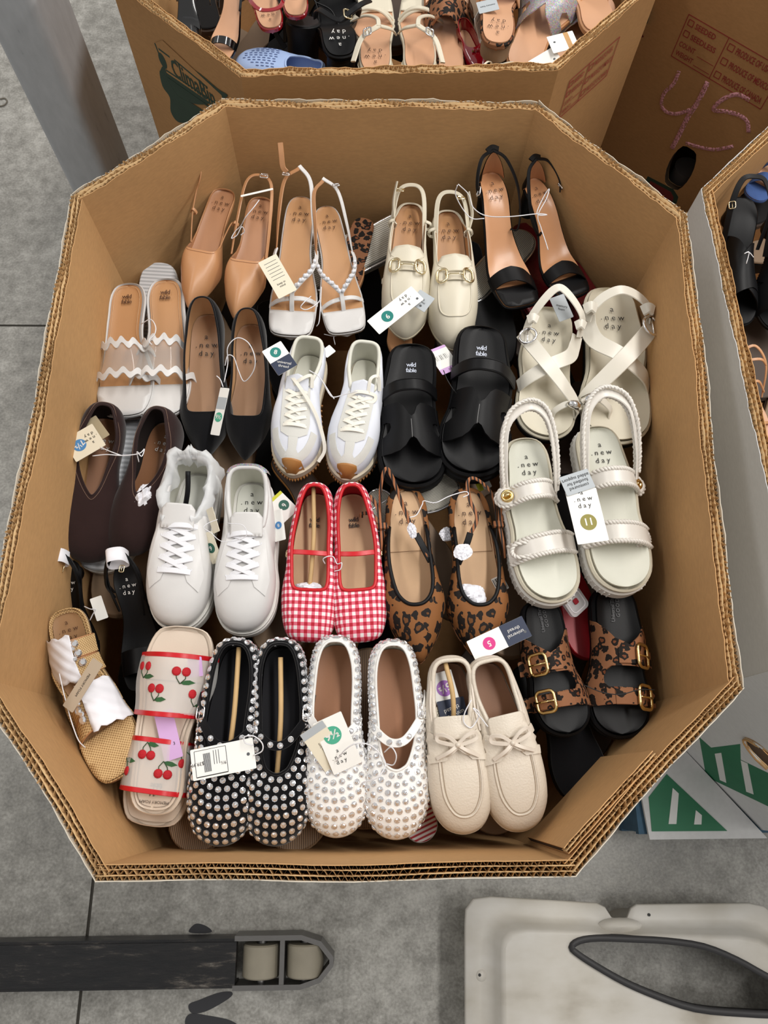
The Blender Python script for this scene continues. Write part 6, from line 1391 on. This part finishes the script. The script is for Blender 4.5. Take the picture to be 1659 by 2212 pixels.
pat=[('arch',.205,.215,.026,.026,PATENT),('pts',[(-.032,.11,.01),(-.036,.05,.04),(-.02,.0,.055),(.02,.0,.055),(.036,.05,.04),(.032,.11,.01)],.008,PATENT),('pts',[(.036,.05,.035),(.06,.07,.04),(.05,.12,.03)],.008,PATENT),('buckle',(.036,.06,.04),SILV)]
GP2='black patent sandals in the back bin'
sandal('patent_sandal','left one of the black patent sandals, next to the printed panel','sandal',.084,'square',.045,PATENT,PATENT,pat,(400,-90),(402,92),.86,.84,heel=PATENT,grp=GP2,side=-1)
sandal('patent_sandal','right one of the black patent sandals with peach insole','sandal',.084,'square',.045,PEACH,PATENT,pat,(512,-80),(470,122),.86,.83,heel=PATENT,grp=GP2)
red=[('arch',.19,.20,.024,.014,REDP),('pts',[(-.030,.12,.008),(-.034,.05,.03),(-.018,.002,.040),(.018,.002,.040),(.034,.05,.03),(.030,.12,.008)],.008,REDP)]
GR2='red patent sandals in the back bin'
sandal('red_sandal','left one of the red patent sandals, insole facing up','sandal',.080,'sqsoft',.02,PEACH,REDP,red,(588,62),(548,-120),.86,.86,logo=BR,grp=GR2)
sandal('red_sandal','right one of the red patent sandals, cut by the top of the picture','sandal',.080,'sqsoft',.02,PEACH,REDP,red,(640,34),(630,-140),.865,.865,grp=GR2)
bks=[('arch',.19,.21,.03,.022,BLK),('pts',[(-.034,.09,.02),(-.03,.04,.05),(0,.005,.06),(.03,.04,.05),(.034,.09,.02)],.009,BLK),('pts',[(0,.005,.06),(.03,.02,.07),(.05,.06,.05)],.009,BLK),('buckle',(.012,.012,.064),PGOLD)]
GK='black block-heel sandals in the back bin'
s=sandal('block_heel_sandal','right one of the black block-heel sandals, insole lettering showing','heeled sandal',.086,'square',.075,BLK,BLK,bks,(738,148),(712,-60),.80,.82,heel=BLK,logo=BR,grp=GK,ink=INKW,dh=.06)
# the other one lies with its heel pointing up at us
lb=empty('block_heel_sandal','left one of the black block-heel sandals, round heel pointing up','heeled sandal',GK); lb.location=at((655,160),.76); lb.rotation_euler=(-.35,.1,.1)
obj('heel',lathe([(0,0),(.030,0),(.031,.06),(.034,.085),(.034,.092),(.031,.094),(0,.094)],24),BLK,lb,.6); obj('top_piece',lathe([(0,.096),(.030,.096),(.032,.090)],24),mat('heel_tip','#1d1718',.5),lb,.6)
obj('sole',xf(prism(rrect(.078,.17,.03),-.01,.0),Matrix.Translation((.0,.05,0))),BLK,lb,.5)
for P in ([(-.034,.02,.05),(-.03,.05,.10),(.0,.07,.125),(.03,.06,.11),(.04,.03,.06)],[(.03,.06,.11),(.06,.05,.10),(.075,.03,.08)],[(-.034,.02,.04),(-.055,.04,.07),(-.03,.07,.10),(.0,.075,.12)]): obj('strap',ribbon(cat(P,6),.010,.003,('c',(0,.03,0))),BLK,lb,.7)
b_=buckle(lb,PGOLD,.012,.016,.0012,frame((.0,.07,.129),(0,0,1),(1,0,0)))
# pale blue perforated clog
cl=Shoe('foam_clog','pale blue perforated foam clog against the front of the back bin','clog',.26,.105,'round',1,.7,hh=.01,heel=1.1,waist=1.15)
cl.slab('outsole',mat('pale_blue_sole','#c3cfe8',.6),-.02,-.001,.004,.004); T=cl.topl(.006,.105,.034,'oval',[(0,.05),(.3,.04),(.8,.05),(1,.06)]); u=cl.upper('upper',BLUEF,T,-.002,0,.006,kp=.85,lining=BLUEF,binding=BLUEF,br=.003); cl.bed('insole',BLUEF,.0,-.004)
SL=mesh('slot',*prism(rrect(.0022,.009,.001,2),0,.0008)); SL.materials.append(mat('slot_dark','#4f6190',.8))
for i in range(9):
    for j in range(7):
        x=-.034+i*.0085+cl.cx(.17); y=.135+j*.0145+.003*(i%2)
        h=cl.bvh.ray_cast(Vector((x,y,.5)),Vector((0,0,-1)))
        if h[0] is None or y>.235-.12*(abs(x)/.05)**2 : continue
        o=bpy.data.objects.new('slot',SL); COL.objects.link(o); o.parent=u; nn=h[1] if h[1].z>0 else -h[1]; o.matrix_local=frame(tuple(h[0]+nn*.0004),tuple(nn),(0,1,0))
cl.place((700,160),(506,128),.80,.80,dh=.03,dt=.02)
sandal('leopard_slide','leopard print band slide at the top edge of the back bin','slide sandal',.09,'wide',.012,PEACH,LEO2,[('band',[(-1,.10),(1,.10),(1,.175),(.4,.165),(0,.18),(-.4,.165),(-1,.175)],.045,LEO2)],(960,165),(968,-70),.80,.83)
sandal('nude_mule','nude square-heel mule with leopard edge standing heel first in the back bin','mule',.080,'sqsoft',.03,PEACH,LEO2,[('arch',.14,.15,.035,.035,NUDE)],(1072,104),(1085,-110),.87,.86,logo=BR,heel=mat('stacked_heel','#7a6149',.6))
gl=[('band',[(-1,.10),(-.35,.105),(-.15,.118),(0,.135),(.15,.118),(.35,.105),(1,.10),(1,.132),(.74,.134),(.66,.146),(.74,.158),(1,.16),(1,.198),(.35,.192),(.15,.176),(0,.162),(-.15,.176),(-.35,.192),(-1,.198),(-1,.16),(-.74,.158),(-.66,.146),(-.74,.134),(-1,.132)],.034,GLIT)]
sandal('glitter_slide','silver glitter slide with H-shaped strap in the back bin','slide sandal',.098,'wide',.012,PEACH,NUDE,gl,(1120,150),(1222,-60),.83,.84)
sandal('glitter_slide','second silver glitter slide showing a strap end behind the white cards','slide sandal',.098,'wide',.012,PEACH,NUDE,gl,(1215,150),(1300,-20),.795,.80)
rp=Shoe('red_patent_flat','dark red patent shoe with cherry ornament in the back bin','flat shoe',.25,.086,'almond',1,.5,hh=.012); rp.slab('outsole',BLKR,-.006,0,0); T=rp.topl(.005,.15,.03,'round',[(0,.05),(.5,.035),(1,.04)]); rp.upper('upper',REDP,T,-.004,0,.005,lining=REDP); rp.bed('insole',PEACH,0,-.003)
for dx in (-.008,.008): obj('cherry_bead',xf(lathe([(0,-.007),(.005,-.005),(.007,0),(.005,.005),(0,.007)],10),Matrix.Translation((dx,.175,.045))),REDP,rp.root)
obj('leaf_bead',xf(lathe([(0,-.004),(.003,-.002),(.004,0),(0,.004)],8),Matrix.Translation((0.014,.178,.046))),mat('olive_bead','#6b7a2a',.4),rp.root); rp.place((1000,30),(1042,140),.81,.82,dh=.04,dt=.02)
wst=[('pts',[(-.036,.17,.0),(-.02,.14,.05),(0,.10,.07),(.02,.06,.06),(.034,.03,.01)],.008,CREAM),('arch',.19,.20,.03,.008,CREAM),('arch',.15,.14,.04,.007,CREAM)]
sandal('thin_strap_sandal','cream thin-strap sandal resting on the front rim of the back bin','sandal',.080,'round',.02,TANIN,CREAM,wst,(1000,178),(1118,132),.865,.865,toebed=(.18,CREAM))
sandal('nude_heel','nude rounded heel end against the right wall of the back bin','mule',.085,'round',.03,PEACH,NUDE,[],(1290,84),(1270,-120),.82,.80)
sandal('black_shoe_shape','black shoe in the shadowed right corner of the back bin','shoe',.09,'round',.02,BLKS,BLK,[('arch',.15,.16,.03,.05,BLKS)],(1290,60),(1225,-90),.78,.79)
sandal('tan_insole_sandal','tan sandal insole between leopard slide and red shoe','sandal',.075,'round',.02,PEACH,LEO2,[('arch',.19,.19,.03,.03,LEO2)],(972,172),(985,-20),.815,.80)
for (lab,hp,tp,m) in (('tan sole under the blue clog in the back bin',(505,150),(600,30),TAUPE),('brown sole under the cream sandals in the back bin',(850,100),(840,-80),DKB),('dark sole under the red sandals in the back bin',(600,130),(650,-40),BLKR),('dark sole under the glitter slide in the back bin',(1150,130),(1180,-60),DKB),('black sole beside the block-heel sandals in the back bin',(770,140),(690,-30),BLKR),('taupe sole below the leopard slide in the back bin',(980,120),(1050,-60),TAUPE),('black sole in the left corner of the back bin',(450,60),(420,-90),BLKR)):
    flipped('buried_sole',lab,m,hp,tp,.745,.095,.26,'wide',edge=DKB,grp='soles lower down in the back bin')
def fill(poly,z,label,grp,nx,ny,seed,x0,x1,y0,y1):
    r=random.Random(seed)
    for ix in range(nx):
        for iy in range(ny):
            X=x0+(x1-x0)*(ix+.5)/nx; Y=y0+(y1-y0)*(iy+.5)/ny; ok=False
            for tr in range(120):
                a=r.uniform(0,6.28); hx,hy=X+.13*math.sin(a),Y-.13*math.cos(a)
                if fits(poly,hx,hy,a): ok=True; break
            if not ok: continue
            s=Shoe('buried_shoe',label,'shoe',.26,.095,'round',1,.7,hh=0,spring=0,group=grp,M=14); s.slab('outsole',[BLKR,DKB,BLK,TAUPE][r.randrange(4)],-.006,0,0,.002,cup=0,J=3); s.slab('side_wall',[BLKR,DKB][r.randrange(2)],-.05,-.007,-.004,.006,cup=0,J=3)
            s.root.matrix_world=Matrix.Translation((hx,hy,z+r.uniform(-.015,.015)))@Matrix.Rotation(a,4,'Z')
fill(BACK,.70,'dark shoe deep in the back bin under the sandals','shoes deep in the back bin',4,5,3,-.42,.52,1.2,2.32)
def card2(*a,**k): return card(*a,**k)
card('white barcode card beside the leopard-edged mule in the back bin',(1030,30),(1042,84),.885,.84,.030,CARDW,[('lines',7,.35,.75,.3,.3),('text','$29.99',0,.2,.005,0)])
card('grey card under the strap of the leopard-edged mule',(1032,18),(1075,8),.90,.905,.030,CARDG,[('text','memory foam',0,.5,.005,-PI/2)])
card('white punched card resting on the front rim of the back bin',(1152,150),(1206,118),.885,.90,.042,CARDW,[('hole',.1,.8)],grp='white punched cards in the back bin')
card('torn white punched card behind the first in the back bin',(1188,98),(1244,84),.905,.91,.042,CARDW,[('hole',-.1,.2),('band',.62,.8,KRAFT)],grp='white punched cards in the back bin')
# right bin
cx_=[('band',[(-1,.10),(-.3,.118),(.35,.150),(1,.172),(1,.235),(.4,.222),(-.3,.205),(-1,.20)],.050,BLK),('band',[(-1,.165),(-.3,.14),(.35,.11),(1,.085),(1,.150),(.3,.19),(-.4,.222),(-1,.232)],.047,BLK),('pts',[(-.036,.11,.01),(-.04,.05,.035),(-.024,.0,.05),(0,-.008,.054),(.024,.0,.05),(.04,.05,.035),(.036,.11,.01)],.012,BLK),('buckle',(.04,.05,.04),PGOLD)]
G3='black crossover slingback wedges'
sandal('crossover_wedge','left one of the black crossover slingback wedges in the white-faced bin','wedge sandal',.098,'round',.05,BLK,BLK,cx_,(1604,418),(1592,700),.70,.67,L=.27,grp=G3,side=-1,heel=BLK)
sandal('crossover_wedge','right one of the black crossover slingback wedges, cut by the picture edge','wedge sandal',.098,'round',.05,BLK,BLK,cx_,(1690,440),(1690,712),.70,.67,L=.27,grp=G3,heel=BLK)
sandal('denim_sandal','blue denim sandal with tan edge at the top of the white-faced bin','sandal',.10,'wide',.02,PEACH,DENIM,[('arch',.15,.16,.04,.05,DENIM),('arch',.08,.09,.04,.02,DENIM)],(1690,330),(1628,425),.67,.67,L=.25,toebed=(.16,DENIM),side=-1)
nst=[('arch',.20,.21,.025,.008,NUDE),('pts',[(-.032,.13,.01),(-.036,.06,.04),(-.01,.01,.055),(.03,.03,.04),(.032,.10,.01)],.008,NUDE),('pts',[(-.034,.12,.02),(.0,.10,.05),(.04,.11,.03)],.008,NUDE),('pts',[(-.036,.06,.04),(-.01,.05,.06),(.04,.045,.05)],.008,NUDE),('buckle',(.02,.03,.056),SILV)]
sandal('nude_strappy_sandal','nude strappy sandal with small buckle in the white-faced bin','sandal',.084,'square',.03,PEACH,NUDE,nst,(1602,752),(1650,960),.70,.68,side=-1,heel=NUDE)
fl2=Shoe('nude_flat','nude flat with elastic collar in the white-faced bin','flat shoe',.25,.088,'round',-1,.6,hh=.01); fl2.slab('outsole',RUBT,-.006,0,0); T=fl2.topl(.006,.13,.029,'oval',[(0,.05),(.4,.04),(1,.045)]); fl2.upper('upper',lea('light_nude','#c99d7c',.4),T,-.004,0,.006,lining=BRNIN,binding=MATS['light_nude'],br=.002); fl2.bed('insole',BRNIN,0,-.003); fl2.place((1610,872),(1655,1080),.70,.69,dh=.05)
card('white barcode card leaning at the left wall of the white-faced bin',(1642,1058),(1656,1118),.745,.735,.030,CARDW,[('vlines',6,-.3,.3,.1,.4)])
for (lab,hp,tp,m) in (('brown sole below the crossover wedges',(1640,640),(1640,860),DKB),('black sole low in the white-faced bin',(1650,960),(1690,1200),BLKR),('dark sole under the denim sandal',(1680,300),(1610,480),BLKR),('tan sole beside the nude sandal',(1700,760),(1690,1000),TAUPE)): flipped('buried_sole',lab,m,hp,tp,.63,.10,.27,'wide',edge=DKB,grp='soles lower down in the white-faced bin')
fill(RB,.585,'dark shoe deep in the white-faced bin','shoes deep in the white-faced bin',5,5,5,.66,1.62,-.06,1.22)
cord('white cord ends on the left crossover wedge',[(1628,556,.76),(1618,545,.765),(1608,548,.765),(1618,545,.765),(1612,570,.755)],.0008)
cord('white cord tied to the nude strappy sandal',[(1610,815,.76),(1612,835,.765),(1600,850,.76),(1594,866,.75),(1612,838,.765),(1622,850,.76)],.0008)

q=f6.P(h6[0]+.01,h6[1]-.03,-.16); s=Shoe('black_shoe_shape','black shoe-shaped slab added to darken the torn hand hole of the white-faced bin','shoe',.28,.16,'round',1,.7,hh=0,spring=0,M=14); s.slab('outsole',BLKS,-.08,0,0,.004,cup=0,J=3); s.root.matrix_world=Matrix.Translation(q+Vector((-.06,.10,.0)))@Matrix.Rotation(-2.4,4,'Z')  # made-up black slab standing in for the darkness behind the hole
